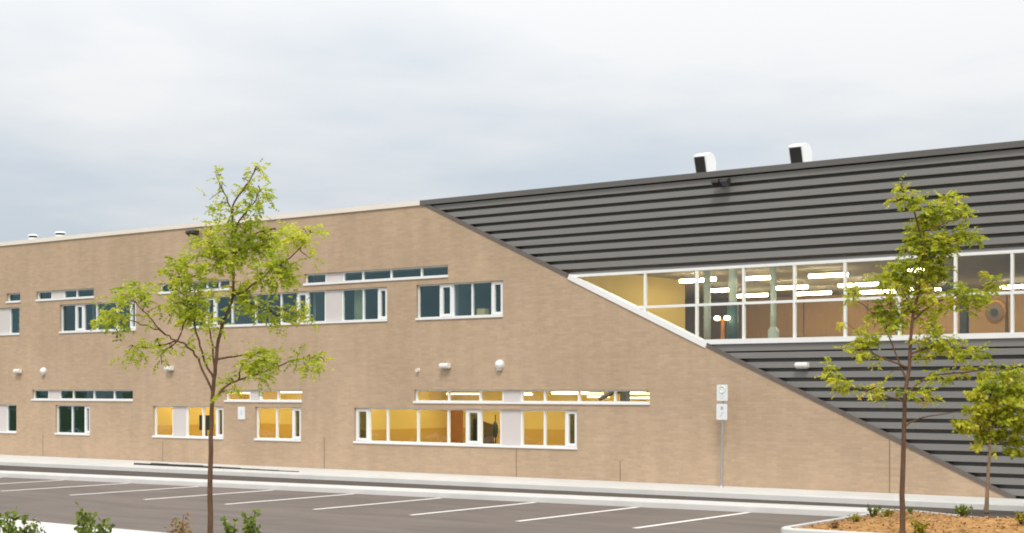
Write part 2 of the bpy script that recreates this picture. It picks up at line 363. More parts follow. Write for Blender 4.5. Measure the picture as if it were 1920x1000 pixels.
# bed beside the walkway
bm = bmesh.new(); xs = 40
for i in range(xs + 1):
    for j in range(9):
        x = -40 + i * 1.2; y = 7.0 + j * 0.9 * 1.0
        y = min(y, 14.2); bm.verts.new((x, y, 0.11 + 0.03 * noise.noise(Vector((x, y, 1)))))
bm.verts.ensure_lookup_table()
for i in range(xs):
    for j in range(8): bm.faces.new([bm.verts[a] for a in (i * 9 + j, (i + 1) * 9 + j, (i + 1) * 9 + j + 1, i * 9 + j + 1)])
prop(obj('planting_bed', bm, 'soil', smooth=True), kind='structure')
# low dark strip standing in for the shadow of a sidewalk step
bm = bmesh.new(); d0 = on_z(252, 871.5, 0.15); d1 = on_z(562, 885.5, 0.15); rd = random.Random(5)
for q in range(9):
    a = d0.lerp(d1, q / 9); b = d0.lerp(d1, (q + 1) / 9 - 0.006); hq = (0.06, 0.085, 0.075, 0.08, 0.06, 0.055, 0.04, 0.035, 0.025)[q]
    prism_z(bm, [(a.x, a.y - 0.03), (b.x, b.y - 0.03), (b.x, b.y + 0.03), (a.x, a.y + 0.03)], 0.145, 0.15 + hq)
prop(obj('step_shadow_strip', bm, 'step_shadow'), 'low dark strip for the shadow of a step along the pale sidewalk below the brick wall', 'edging')

# ------------------------------------------------------------------ the building
XL, XR = -70.0, 2.0
DX0, DZ0, SL = -29.9, 8.52, 0.4568                 # diagonal edge of the brick
diag_x = lambda z: DX0 + (DZ0 - z) / SL
diag_z = lambda x: DZ0 - (x - DX0) * SL
bld = empty('school_building', (-26, WY, 0.15), 'long two storey building with tan brick, dark ribbed metal cladding and a slanted divide', 'building')
US = (6.15, 6.52); UM = (4.88, 5.96); LS = (2.31, 2.715); LM = (1.02, 2.14)
WINS = [  # (z range, x0, panes: kind + right edge), g glass, c casement, p solid panel
    (US, -51.35, 'g-50.45', 'short high strip window over blue tinted pane'),
    (US, -49.42, 'g-48.55 p-47.79 g-47.01 g-45.89', ''),
    (US, -42.21, 'g-41.26 p-40.53 g-39.75 g-39.12 g-38.53', ''),
    (US, -34.95, 'g-34.03 p-33.25 g-32.41 g-31.21 g-29.96 g-28.84', ''),
    (UM, -55.0, 'g-53.2 p-51.22 g-50.5', ''),
    (UM, -47.95, 'g-47.08 c-46.58 g-45.83 g-44.65 g-43.88 c-43.48', ''),
    (UM, -40.55, 'g-39.80 c-39.30 g-38.48 g-37.32 g-36.10 g-35.34 c-34.84 g-34.06 p-33.30 g-32.39 g-31.74 c-31.31', ''),
    (UM, -30.10, 'g-29.20 c-28.70 g-27.96 g-27.20 c-26.74', ''),
    (LS, -49.69, 'g-48.75 p-48.05 g-47.23 g-45.99 g-44.81 g-43.65', ''),
    (LS, -38.75, 'g-37.58 p-37.09 g-36.25 g-35.05', ''),
    (LS, -30.20, 'g-28.88 g-27.66 g-26.79 p-26.11 g-25.28 g-24.08 g-22.85 g-21.66', ''),
    (LM, -55.0, 'g-53.2 p-51.43 g-50.70', ''),
    (LM, -48.22, 'g-47.30 g-46.52 c-46.13', ''),
    (LM, -42.53, 'g-41.54 p-40.81 g-39.97 g-39.27 c-38.83', ''),
    (LM, -37.27, 'g-36.32 g-35.55 c-35.10', ''),
    (LM, -32.72, 'c-32.14 g-31.37 g-30.11 g-28.90 g-28.18 c-27.64 g-26.87 p-26.11 g-25.28 g-24.52 c-24.08', ''),
]
OPEN = []
for zr, x0, s, _ in WINS: OPEN.append((x0, float(s.split()[-1][1:]), zr[0], zr[1]))
# brick skin with openings, clipped by the diagonal
xs = sorted({XL, DX0} | {o[0] for o in OPEN} | {o[1] for o in OPEN} | {diag_x(0.1)}); zs = sorted({0.1, 8.44} | {o[2] for o in OPEN} | {o[3] for o in OPEN})
bm = bmesh.new(); vc = {}
def V3(x, y, z):
    k = (round(x, 4), round(y, 4), round(z, 4))
    if k not in vc: vc[k] = bm.verts.new((x, y, z))
    return vc[k]
for xa, xb in zip(xs, xs[1:]):
    for za, zb in zip(zs, zs[1:]):
        cxm, czm = (xa + xb) / 2, (za + zb) / 2
        if any(o[0] < cxm < o[1] and o[2] < czm < o[3] for o in OPEN): continue
        q = clip([(xa, za), (xb, za), (xb, zb), (xa, zb)], -SL, -1, DZ0 + SL * DX0)
        if len(q) >= 3: bm.faces.new([V3(p[0], WY, p[1]) for p in q])
RV = 0.17
for a, b, c, d in OPEN:
    for p, q in (((a, c), (a, d)), ((a, d), (b, d)), ((b, d), (b, c)), ((b, c), (a, c))):
        bm.faces.new([bm.verts.new(t) for t in ((p[0], WY, p[1]), (q[0], WY, q[1]), (q[0], WY + RV, q[1]), (p[0], WY + RV, p[1]))])
obj('brick_wall', bm, 'brick', bld)
# control joints
for x, za, zb in ((-49.0, 0.15, 1.0), (-42.0, 0.15, 0.9), (-34.03, 0.15, 1.15), (-26.24, 0.15, 0.99), (-22.62, 0.15, 0.72), (-14.71, 0.15, diag_z(-14.71) - 0.12)):
    bx('control_joint', 'sealant', bld, x - 0.013, x + 0.013, WY - 0.004, WY + 0.01, za, zb)
# copings
bm = bmesh.new(); prism_x(bm, [(WY - 0.045, 8.41), (WY - 0.045, 8.56), (WY + 0.30, 8.60), (WY + 0.30, 8.41)], XL, DX0 - 0.03); obj('coping', bm, 'cream_metal', bld)
bm = bmesh.new(); prism_x(bm, [(WY - 0.05, 8.405), (WY - 0.05, 8.555), (WY + 0.30, 8.60), (WY + 0.30, 8.405)], DX0 - 0.02, XR); o = obj('coping', bm, 'siding_cap', bld); o['label'] = 'dark grey metal coping above the ribbed cladding'
# roof slab, end walls, back
bx('roof', 'roofing', bld, XL + 0.02, XR - 0.02, WY + 0.32, 60, 8.1, 8.3)
bx('end_wall', 'siding', bld, XR - 0.2, XR - 0.003, WY + 0.3, 60, 0.1, 8.38); bx('end_wall', 'brick', bld, XL + 0.003, XL + 0.2, WY + 0.3, 60, 0.1, 8.38)
bx('back_wall', 'brick', bld, XL + 0.21, XR - 0.21, 59.7, 59.9, 0.1, 8.08)
bx('parapet_back', 'roofing', bld, XL + 0.01, XR - 0.01, WY + 0.265, WY + 0.29, 6.45, 8.4)
# sloping flashing that caps the brick edge
import mathutils
dv = Vector((1, 0, -SL)).normalized(); nv = Vector((dv.z * -1, 0, dv.x))   # up-right normal
nv = Vector((SL, 0, 1)).normalized()
def slope_bar(name, m, xa, xb, lo, hi, y0, y1):
    a = Vector((xa, 0, diag_z(xa))); b = Vector((xb, 0, diag_z(xb)))
    bm = bmesh.new(); prism_y(bm, [((p + nv * s).x, (p + nv * s).z) for p, s in ((a, lo), (b, lo), (b, hi), (a, hi))], y0, y1); return obj(name, bm, m, bld)
CX0, CX1 = diag_x(5.99), diag_x(3.93)              # where the glazing meets the diagonal
slope_bar('flashing', 'flashing', DX0 + 0.12, CX0 - 0.02, -0.075, 0.03, WY - 0.02, WY + 0.2)
slope_bar('flashing', 'flashing', CX1 + 0.02, diag_x(0.16), -0.075, 0.03, WY - 0.02, WY + 0.2)
slope_bar('glazing_sill', 'white_frame', CX0 + 0.01, CX1 - 0.01, -0.11, 0.045, WY - 0.03, WY + 0.22)
# ribbed cladding, every board its own piece
YF, YB = WY + 0.03, WY + 0.24
def board(z0, h, x_end=XR):
    bm = bmesh.new()
    prof = [(YB + 0.02, z0), (YB, z0), (YB, z0 + 0.080), (YF, z0 + 0.095), (YF, z0 + h - 0.006), (YB, z0 + h), (YB + 0.02, z0 + h)]
    prism_x(bm, prof, lambda z: diag_x(z) + 0.02, x_end); obj('cladding_board', bm, 'siding', bld)
ztop = 8.402
for i in range(9): board(6.075 + i * 0.2555, 0.2555)
bx('head_trim', 'siding', bld, diag_x(8.375) + 0.02, XR, YB, YB + 0.02, 8.375, 8.41)
bm = bmesh.new(); prism_x(bm, [(YF, 3.735), (YF, 3.925), (YB + 0.02, 3.925), (YB + 0.02, 3.70), (YB, 3.70), (YB, 3.715)], lambda z: diag_x(z) + 0.02, XR); obj('cladding_board', bm, 'siding', bld)
for i in range(14): board(3.70 - (i + 1) * 0.2555, 0.2555)
# windows
def window(zr, x0, s):
    z0, z1 = zr; parts = []; x = x0
    for tok in s.split(): parts.append((tok[0], x, float(tok[1:]))); x = float(tok[1:])
    xe = x; y0, y1 = WY + 0.085, WY + 0.165; sill = 0.055; fr = 0.042
    bm = bmesh.new()
    box(bm, x0 - 0.015, xe + 0.015, WY - 0.035, y0 - 0.002, z0 - 0.012, z0 + sill)      # projecting sill
    zz = z0 + sill
    box(bm, x0 + 0.002, xe - 0.002, y0, y1, z0 + 0.001, zz + fr * 0.5)
    box(bm, x0 + 0.002, xe - 0.002, y0, y1, z1 - fr, z1 - 0.001)
    box(bm, x0 + 0.002, x0 + 0.05, y0, y1, zz + fr * 0.5 + .001, z1 - fr - .001); box(bm, xe - 0.05, xe - 0.002, y0, y1, zz + fr * 0.5 + .001, z1 - fr - .001)
    w = obj('window_frame', bm, 'white_frame', bld)
    za, zb = zz + fr * 0.5 + 0.001, z1 - fr - 0.001
    lit = z1 < 3 and x0 > -43
    for i, (k, a, b) in enumerate(parts):
        if i > 0: bx('mullion', 'white_frame', w, a - 0.03, a + 0.03, y0 - 0.004, y1, za, zb)
        la = a + (0.051 if i == 0 else 0.031); lb = b - (0.051 if i == len(parts) - 1 else 0.031)
        if k == 'p': bx('infill_panel', 'infill', w, la, lb, y0 - 0.02, y1 - 0.02, za, zb)
        else:
            gy = WY + 0.125
            if k == 'c':
                bm = bmesh.new(); t = 0.075; ya, yb_ = y0 - 0.022, y1 - 0.025
                box(bm, la, lb, ya, yb_, za, za + t); box(bm, la, lb, ya, yb_, zb - t, zb)
                box(bm, la, la + t, ya, yb_, za + t, zb - t); box(bm, lb - t, lb, ya, yb_, za + t, zb - t)
                obj('casement', bm, 'white_frame', w); la += t; lb -= t; pz = (za + t, zb - t)
            else: pz = (za, zb)
            bx('pane', ('reflection_tint_glass' if k == 'c' else 'clear_glass') if lit else 'glass', w, la - 0.008, lb + 0.008, gy, gy + 0.012, pz[0] - 0.008, pz[1] + 0.008)
for zr, x0, s, _ in WINS: window(zr, x0, s)
# tall glazed band over the diagonal
GY0, GY1 = WY + 0.02, WY + 0.12; zt, zm, zb_ = 5.985, 5.0, 4.06
cl_r = lambda poly: clip(poly, SL, 1, -(DZ0 + SL * DX0) - 0.05)
MX = [-21.83, -20.2, -18.78, -17.31, -15.91, -14.47, -13.06, -11.69]
while MX[-1] < XR - 1.5: MX.append(MX[-1] + 1.42)
bm = bmesh.new(); prism_y(bm, cl_r([(-26, zt - 0.055), (XR, zt - 0.055), (XR, zt + 0.02), (-26, zt + 0.02)]), GY0 - 0.01, GY1); gl = obj('curtain_wall_frame', bm, 'white_frame', bld)
bm = bmesh.new(); prism_y(bm, cl_r([(-26, zt + 0.022), (XR, zt + 0.022), (XR, zt + 0.091), (-26, zt + 0.091)]), WY + 0.10, WY + 0.2); obj('head_trim', bm, 'siding', bld)
bm = bmesh.new(); prism_y(bm, cl_r([(-21, 3.93), (XR, 3.93), (XR, zb_), (-21, zb_)]), GY0 - 0.045, GY1); obj('sill', bm, 'white_frame', gl)
bm = bmesh.new(); prism_y(bm, cl_r([(-23, zm - 0.035), (XR, zm - 0.035), (XR, zm + 0.035), (-23, zm + 0.035)]), GY0, GY1 - 0.003); obj('transom', bm, 'white_frame', gl)
for x in MX:
    for za, zb in ((zm + 0.035, zt - 0.055), (zb_, zm - 0.035)):
        q = cl_r([(x - 0.031, za), (x + 0.031, za), (x + 0.031, zb), (x - 0.031, zb)])
        if len(q) > 2: bm = bmesh.new(); prism_y(bm, q, GY0 - 0.006, GY1 - 0.006); obj('mullion', bm, 'white_frame', gl)
for xa, xb in zip([-26.0] + MX, MX + [XR - 0.02]):
    for za, zb in ((zm + 0.035, zt - 0.055), (zb_, zm - 0.035)):
        q = cl_r([(xa + 0.031, za), (xb - 0.031, za), (xb - 0.031, zb), (xa + 0.031, zb)])
        if len(q) > 2: bm = bmesh.new(); prism_y(bm, q, WY + 0.07, WY + 0.08); obj('pane', bm, 'clear_glass', gl)

# ------------------------------------------------------------------ rooms behind the glass
def quad(bm, *p): bm.faces.new([bm.verts.new(q) for q in p])
def room(x0, x1, y0, y1, z0, z1, wall, floor, ceil, dado=None):
    bm = bmesh.new()
    zl = dado[0] if dado else z0
    for p, q in (((x0, y0), (x0, y1)), ((x0, y1), (x1, y1)), ((x1, y1), (x1, y0))): quad(bm, (*p, zl), (*q, zl), (*q, z1), (*p, z1))
    obj('interior_wall', bm, wall, bld)
    if dado:
        bm = bmesh.new()
        for p, q in (((x0, y0), (x0, y1)), ((x0, y1), (x1, y1)), ((x1, y1), (x1, y0))): quad(bm, (*p, z0), (*q, z0), (*q, zl), (*p, zl))
        obj('interior_dado', bm, dado[1], bld)
    bm = bmesh.new(); quad(bm, (x0, y0, z0), (x1, y0, z0), (x1, y1, z0), (x0, y1, z0)); obj('interior_floor', bm, floor, bld)
    bm = bmesh.new(); quad(bm, (x0, y0, z1), (x1, y0, z1), (x1, y1, z1), (x0, y1, z1)); obj('interior_ceiling', bm, ceil, bld)
RY = WY + 0.19
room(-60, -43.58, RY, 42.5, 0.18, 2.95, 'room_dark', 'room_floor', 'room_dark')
room(-43.5, -34.6, RY, 40.6, 0.18, 2.95, 'room_yellow', 'room_floor', 'room_ceiling', (1.40, 'room_ochre'))
room(-33.6, -21.1, RY, 41.2, 0.18, 2.95, 'room_yellow', 'room_floor', 'room_ceiling', (1.38, 'room_ochre'))
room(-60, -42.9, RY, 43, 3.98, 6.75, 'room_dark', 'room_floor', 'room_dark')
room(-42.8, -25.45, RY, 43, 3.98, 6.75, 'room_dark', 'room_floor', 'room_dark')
for xq in (-51.9, -46.9, -39.2, -35.2, -29.1):
    bx('partition', 'room_pale', bld, xq - 0.06, xq + 0.06, RY + 0.55, 42.95, 3.985, 6.74)
for xa, xb in ((-49.5, -47.4), (-45.6, -43.6), (-38.4, -36.2), (-33.9, -30.6), (-28.2, -26.2)): bx('pin_board', 'room_pale', bld, xa, xb, 42.93, 42.97, 4.9, 6.2)
bx('partition', 'room_pale', bld, -47.2, -47.08, RY + 0.5, 42.4, 0.19, 2.94)
# the bright hall behind the tall glazing
HX0, HX1, HY1, HZ = -25.2, 1.7, 52.5, 6.35
HB = WY + 0.29
bm = bmesh.new(); quad(bm, (HX0, HB, 3.98), (HX1, HB, 3.98), (HX1, HY1, 3.98), (-34, HY1, 3.98), (-34, 43.2, 3.98), (HX0, 43.2, 3.98)); obj('interior_floor', bm, 'room_floor', bld)
bm = bmesh.new(); quad(bm, (HX0, HB, HZ), (HX1, HB, HZ), (HX1, HY1, HZ), (-34, HY1, HZ), (-34, 43.2, HZ), (HX0, 43.2, HZ)); obj('interior_ceiling', bm, 'hall_ceiling', bld)
bm = bmesh.new(); quad(bm, (HX0, HB, 3.98), (HX0, 43.2, 3.98), (HX0, 43.2, HZ), (HX0, HB, HZ)); obj('interior_wall', bm, 'room_yellow', bld)
bm = bmesh.new(); quad(bm, (HX0, 43.2, 3.98), (-34, 43.2, 3.98), (-34, 43.2, HZ), (HX0, 43.2, HZ)); quad(bm, (-34, 43.2, 3.98), (-34, HY1, 3.98), (-34, HY1, HZ), (-34, 43.2, HZ)); obj('interior_wall', bm, 'hall_brown', bld)
bm = bmesh.new(); quad(bm, (HX1, HB, 3.98), (HX1, HY1, 3.98), (HX1, HY1, HZ), (HX1, HB, HZ)); obj('interior_wall', bm, 'hall_wood', bld)
bx('interior_wall', 'hall_brown', bld, -34, HX1, HY1 + 0.05, HY1 + 0.1, 3.98, HZ)
x = -34.0
while x < HX1 - 0.1:
    w_ = 2.6 if x > -30 else 2.0
    bx('wall_panel', 'hall_wood' if x > -29 else 'hall_brown', bld, x + 0.03, min(x + w_ - 0.03, HX1), HY1, HY1 + 0.04, 3.98, HZ - 0.05); x += w_
# ceiling lights of the hall
def strip_light(c, ln, m, label, group, name='ceiling_light', hang=0.05, w_=0.11, dp=0.075):
    t = empty(name, c, label, 'light fixture', group)
    bm = bmesh.new(); prism_x(bm, [(c.y - w_, c.z + 0.02), (c.y - w_ * 0.5, c.z + 0.06), (c.y + w_ * 0.5, c.z + 0.06), (c.y + w_, c.z + 0.02)], c.x - ln / 2, c.x + ln / 2); obj('housing', bm, 'white_frame', t)
    bm = bmesh.new(); prism_x(bm, [(c.y - w_ * 0.8, c.z + 0.019), (c.y - w_ * 0.7, c.z - dp), (c.y + w_ * 0.7, c.z - dp), (c.y + w_ * 0.8, c.z + 0.019)], c.x - ln / 2 + 0.02, c.x + ln / 2 - 0.02); obj('diffuser', bm, m, t)
    for s in (-0.35, 0.35):
        bm = bmesh.new(); cyl(bm, (c.x + s * ln, c.y, c.z + 0.06), (c.x + s * ln, c.y, c.z + hang), 0.008, seg=6); obj('hanger', bm, 'galvanised', t)
for px, py, ln in ((1300, 525, 0.95), (1335, 522, 0.25), (1352, 543, 0.75), (1423, 520, 1.0), (1410, 553, 1.25), (1482, 538, 1.25), (1525, 549, 1.35), (1553, 515, 1.25), (1610, 533, 1.4), (1647, 546, 1.4), (1718, 505, 0.5), (1722, 541, 0.6), (1915, 536, 1.4), (1770, 541, 0.6)):
    c = on_z(px, py, 6.18); strip_light(c, ln, 'tube_hall', 'lit ceiling strip light inside the hall behind the tall glazed band', 'strip lights under the hall ceiling', hang=HZ - c.z)
for i in range(7):
    strip_light(Vector((-22.6 + i * 3.3, 36.55, 6.24)), 1.5, 'tube_hall', 'added unseen strip light just inside the head of the tall glazed band', 'added strip lights along the hall glazing', hang=0.11)  # added row, unseen above the glazing head, lights the ducts from the front
for xq in (-31.5, -28.5): strip_light(Vector((xq, 45.0, 6.2)), 1.4, 'tube_hall', 'added strip light brightening the side recess of the hall behind the yellow wall', 'added strip lights in the hall recess', hang=0.15)  # added to brighten the dark recess
for px, py, y, ln in ((870, 738.5, 39.0, 1.5), (1082, 738, 39.5, 2.0), (1122, 744, 38.0, 0.8), (1195, 738, 39.2, 0.9), (1196, 746, 37.6, 1.0), (985, 739.5, 39.8, 0.6), (720, 737, 39.4, 1.2)):
    c = on_y(px, py, y); strip_light(c, ln, 'tube_warm', 'lit pendant strip light in the yellow ground floor room with the longest windows', 'pendants in the long yellow room', hang=2.95 - c.z, w_=0.05, dp=0.03)
for px, py, y, ln in ((452, 737, 38.6, 1.2), (548, 735.5, 38.6, 1.4), (330, 737, 38.8, 1.6)):
    c = on_y(px, py, y); strip_light(c, ln, 'tube_warm', 'lit pendant strip light in the yellow ground floor room behind the tree', 'pendants in the room behind the tree', hang=2.95 - c.z, w_=0.05, dp=0.03)
def added_ceiling_panel(x, y, label, group):  # added panels, unseen from outside, that brighten the yellow rooms
    e = empty('added_panel_light', (x, y, 2.9), label, 'light fixture', group)
    bx('frame', 'white_frame', e, x - 0.62, x + 0.62, y - 0.32, y + 0.32, 2.90, 2.949); bx('diffuser', 'added_panel_glow', e, x - 0.58, x + 0.58, y - 0.28, y + 0.28, 2.885, 2.899)
for i in range(5):
    for y in (36.9, 39.4): added_ceiling_panel(-32.2 + i * 2.45, y, 'added unseen lit panel in the ceiling of the yellow room with the longest windows', 'added ceiling panels of the long yellow room')
for i in range(4):
    for y in (36.8, 39.0): added_ceiling_panel(-42.3 + i * 2.2, y, 'added unseen lit panel in the ceiling of the yellow room behind the tree', 'added ceiling panels of the room behind the tree')
# things seen through the glass
def duct(px, t, r, z0, z1, m, label, base=None, low=None):
    p = on_y(px, 600, t); e = empty('extraction_duct', (p.x, p.y, z0), label, 'duct')
    bm = bmesh.new(); cyl(bm, (p.x, p.y, low or z0), (p.x, p.y, z1), r); obj('pipe', bm, m, e, True)
    if low: bm = bmesh.new(); cyl(bm, (p.x, p.y, z0), (p.x, p.y, low - 0.002), r * 1.35, r * 1.25); obj('sleeve', bm, 'duct_blue', e, True)
    if base:
        bm = bmesh.new(); tube(bm, [Vector((p.x, p.y, z0)), Vector((p.x, p.y, z0 + base * 0.8)), Vector((p.x, p.y, z0 + base))], [r * 1.9, r * 1.9, r * 1.01], 16); obj('hood', bm, m, e)
    for z in (z0 + 0.9, z0 + 1.7):
        bm = bmesh.new(); cyl(bm, (p.x, p.y, z), (p.x, p.y, z + 0.04), r * 1.12); obj('collar', bm, m, e)
duct(1326, 39.5, 0.105, 3.98, 6.34, 'duct_teal', 'slim pale green duct pipe in the hall beside the thick blue based pipe')
duct(1374, 38.4, 0.120, 3.98, 6.34, 'duct_teal', 'thick pale blue duct pipe with a dark blue lower sleeve in the hall', low=5.22)
duct(1450, 39.0, 0.085, 3.98, 6.34, 'duct_teal', 'pale blue duct pipe with a wide hood at its foot in the hall', base=0.55)
duct(1685, 39.5, 0.085, 3.98, 6.34, 'duct_teal', 'pale blue duct pipe in the hall behind the taller yellow green tree')
p = on_y(1355, 632, 38.0); e = empty('work_lamp', (p.x, p.y, 3.98), 'orange stand with two glowing lamp heads in the hall', 'lamp')
bm = bmesh.new(); cyl(bm, (p.x, p.y, 3.98), (p.x, p.y, 4.70), 0.06, 0.05); obj('post', bm, 'orange_paint', e)
bm = bmesh.new(); cyl(bm, (p.x - 0.17, p.y, 4.72), (p.x + 0.17, p.y, 4.70), 0.03); obj('crossbar', bm, 'orange_paint', e)
for s in (-1, 1):
    bm = bmesh.new(); bmesh.ops.create_uvsphere(bm, u_segments=12, v_segments=8, radius=0.085, matrix=Matrix.Translation((p.x + s * 0.16, p.y - 0.03, 4.775)) @ Matrix.Diagonal((1.2, 0.8, 0.8, 1))); obj('bulb', bm, 'bulb', e, True)
bx('foot', 'dark_grey', e, p.x - 0.2, p.x + 0.2, p.y - 0.15, p.y + 0.15, 3.985, 4.03)
# ring shaped reel on a post
p = on_y(1866, 585, 37.6); e = empty('hose_reel', (p.x, p.y, 3.98), 'round brown reel with an orange rim on a brown post in the hall', 'hose reel')
bm = bmesh.new(); ring = [Vector((p.x + 0.24 * math.cos(a), p.y, 4.68 + 0.27 * math.sin(a))) for a in [2 * math.pi * i / 28 for i in range(29)]]; tube(bm, ring, [0.035] * 29, 8, cap=False); obj('rim', bm, 'orange_paint', e, True)
bm = bmesh.new(); cyl(bm, (p.x, p.y - 0.06, 4.68), (p.x, p.y + 0.06, 4.68), 0.235, seg=28); obj('drum', bm, 'hall_brown', e)
bm = bmesh.new(); cyl(bm, (p.x, p.y - 0.10, 4.68), (p.x, p.y - 0.06, 4.68), 0.09, seg=20); obj('hub', bm, 'dark_grey', e)
bm = bmesh.new(); tube(bm, [Vector((p.x + 0.26, p.y + 0.1, z)) for z in (3.98, 4.5, 4.95)], [0.045, 0.04, 0.03], 10); obj('post', bm, 'brown_board', e)
bx('bracket', 'brown_board', e, p.x - 0.02, p.x + 0.30, p.y + 0.062, p.y + 0.10, 4.65, 4.71)
# dark machine arm near the right hand panes
p = on_y(1808, 620, 37.8); e = empty('machine_arm', (p.x, p.y, 3.98), 'dark grey machine column with an angled arm in the hall', 'machine')
bx('column', 'dark_grey', e, p.x - 0.09, p.x + 0.09, p.y - 0.09, p.y + 0.09, 3.985, 5.0)
bm = bmesh.new(); tube(bm, [Vector((p.x, p.y, 4.95)), Vector((p.x - 0.05, p.y, 5.25)), Vector((p.x - 0.35, p.y + 0.05, 5.42)), Vector((p.x - 0.62, p.y + 0.1, 5.34))], [0.10, 0.14, 0.16, 0.09], 10); obj('arm', bm, 'dark_grey', e, True)
bx('base', 'dark_grey', e, p.x - 0.22, p.x + 0.22, p.y - 0.2, p.y + 0.2, 3.982, 4.06)
# things in the windows
q = on_y(905, 588, WY + 0.32); bx('cardboard_box', 'cardboard', None, q.x - 0.16, q.x + 0.16, q.y - 0.1, q.y + 0.12, 4.962, 5.16, bev=0.008)
prop(bpy.data.objects['cardboard_box'], 'small tan cardboard box on the upper window ledge', 'box')
bx('window_ledge', 'white_frame', bld, -42.6, -25.6, WY + 0.172, WY + 0.55, 4.90, 4.96)
def curtain(xa, xb, z0, z1, m, label):
    bm = bmesh.new(); n = 36; pr = []
    for i in range(n + 1):
        x = xa + (xb - xa) * i / n; y = WY + 0.42 + 0.035 * math.sin(i * 1.15) + 0.012 * math.sin(i * 2.7); pr.append((x, y))
    for (a, b) in zip(pr, pr[1:]): quad(bm, (a[0], a[1], z0), (b[0], b[1], z0), (b[0], b[1], z1), (a[0], a[1], z1))
    bmesh.ops.remove_doubles(bm, verts=bm.verts[:], dist=1e-4); o = obj('curtain', bm, m, None, True)
    md = o.modifiers.new('s', 'SOLIDIFY'); md.thickness = 0.006; prop(o, label, 'curtain')
curtain(-33.1, -32.62, 4.965, 6.1, 'curtain_sage', 'sage green curtain hanging in the upper window beside the pale panel')
curtain(-51.1, -50.8, 0.9, 2.3, 'curtain_sage', 'yellow green curtain hanging in the ground floor window farthest from the cladding')
e = empty('storage_bins', (-50.85, WY + 0.5, 3.98), 'stack of teal plastic bins behind the upper window farthest from the cladding', 'bins')
for i in range(8):
    bm = bmesh.new(); z = 3.985 + i * 0.235; prism_x(bm, [(WY + 0.35, z), (WY + 0.30, z + 0.2), (WY + 0.72, z + 0.2), (WY + 0.68, z)], -51.02, -50.66); obj('bin', bm, 'teal_plastic', e)
# long yellow room: rust coloured door recess and a leaning board
p = on_y(855, 800, 41.18); bx('door', 'room_rust', bld, p.x - 0.50, p.x + 0.30, 41.12, 41.19, 0.185, 2.3)
p = on_y(840, 800, 41.1); bx('pilaster', 'room_ochre', bld, p.x - 0.5, p.x - 0.12, 40.7, 41.19, 0.185, 2.9)
a = on_y(895, 787, 39.6); b = on_y(925, 796, 39.6); bm = bmesh.new(); prism_y(bm, [(a.x - 0.1, 0.185), (b.x + 0.02, 0.185), (b.x + 0.02, b.z), (a.x - 0.1, a.z + 0.02)], 39.5, 39.62)
e = obj('leaning_board', bm, 'brown_board'); prop(e, 'large dark brown board with a sloping top edge inside the yellow room', 'board')
bm = bmesh.new(); tube(bm, [a + Vector((-0.08, 0, -0.02)), a + Vector((0.05, 0, 0.06)), a + Vector((0.18, 0, 0.03)), a + Vector((0.26, 0, -0.09))], [0.02, 0.035, 0.035, 0.02], 8); obj('edge_roll', bm, 'brown_board', e, True)
p = on_y(929, 797, 39.0); e = empty('coat_stand', (p.x, p.y, 0.18), 'black narrow coat stand beside the brown board in the yellow room', 'coat stand')
bm = bmesh.new(); cyl(bm, (p.x, p.y, 0.19), (p.x, p.y, 1.9), 0.02); obj('pole', bm, 'monitor_black', e)
bm = bmesh.new(); tube(bm, [Vector((p.x, p.y - 0.02, z)) for z in (1.15, 1.3, 1.55, 1.68)], [0.06, 0.10, 0.09, 0.03], 10); obj('coat', bm, 'monitor_black', e, True)
bm = bmesh.new(); cyl(bm, (p.x, p.y, 0.183), (p.x, p.y, 0.21), 0.2); obj('foot', bm, 'monitor_black', e)
# dark hoist seen in the high strip window
p = on_y(1172, 745, 37.4); e = empty('equipment_column', (p.x, p.y, 0.18), 'dark upright column with a slanted arm seen through the high strip window', 'machine')
bx('column', 'dark_grey', e, p.x - 0.11, p.x + 0.11, p.y - 0.1, p.y + 0.1, 0.185, 2.9)
a = on_y(1150, 734, 37.4); b = on_y(1124, 749, 37.4); bm = bmesh.new(); tube(bm, [Vector((p.x - 0.1, p.y, a.z - 0.02)), a, b], [0.05, 0.09, 0.06], 8); obj('arm', bm, 'dark_grey', e)
# room behind the tree: monitor, desk, dark door
p = on_y(386, 800, 36.4); e = empty('computer_monitor', (p.x, p.y, 0.93), 'black computer monitor on an orange desk in the ground floor window behind the tree', 'monitor')
bx('screen', 'monitor_black', e, p.x - 0.33, p.x + 0.33, p.y - 0.03, p.y + 0.03, 1.27, 1.80, bev=0.01); bx('stand', 'monitor_black', e, p.x - 0.05, p.x + 0.05, p.y - 0.04, p.y + 0.02, 0.95, 1.27); bx('stand_base', 'monitor_black', e, p.x - 0.14, p.x + 0.14, p.y - 0.1, p.y + 0.1, 0.932, 0.95)
t = empty('desk', (p.x, p.y, 0.18), 'orange wooden desk under the computer monitor', 'desk')
bx('desk_top', 'orange_paint', t, p.x - 0.8, p.x + 0.8, p.y - 0.35, p.y + 0.4, 0.89, 0.93)
for sx in (-0.74, 0.74):
    for sy in (-0.3, 0.35): bx('leg', 'dark_grey', t, p.x + sx - 0.025, p.x + sx + 0.025, p.y + sy - 0.025, p.y + sy + 0.025, 0.185, 0.889)
p = on_y(360, 795, 38.6); e = empty('locker', (p.x, p.y, 0.18), 'tall dark grey locker inside the ground floor room behind the tree', 'locker')
bx('body', 'dark_grey', e, p.x - 0.16, p.x + 0.16, p.y, p.y + 0.4, 0.185, 2.25, bev=0.01); bx('door', 'dark_grey', e, p.x - 0.14, p.x + 0.14, p.y - 0.02, p.y - 0.002, 0.25, 2.2); bx('handle', 'galvanised', e, p.x + 0.09, p.x + 0.11, p.y - 0.045, p.y - 0.021, 1.2, 1.35)

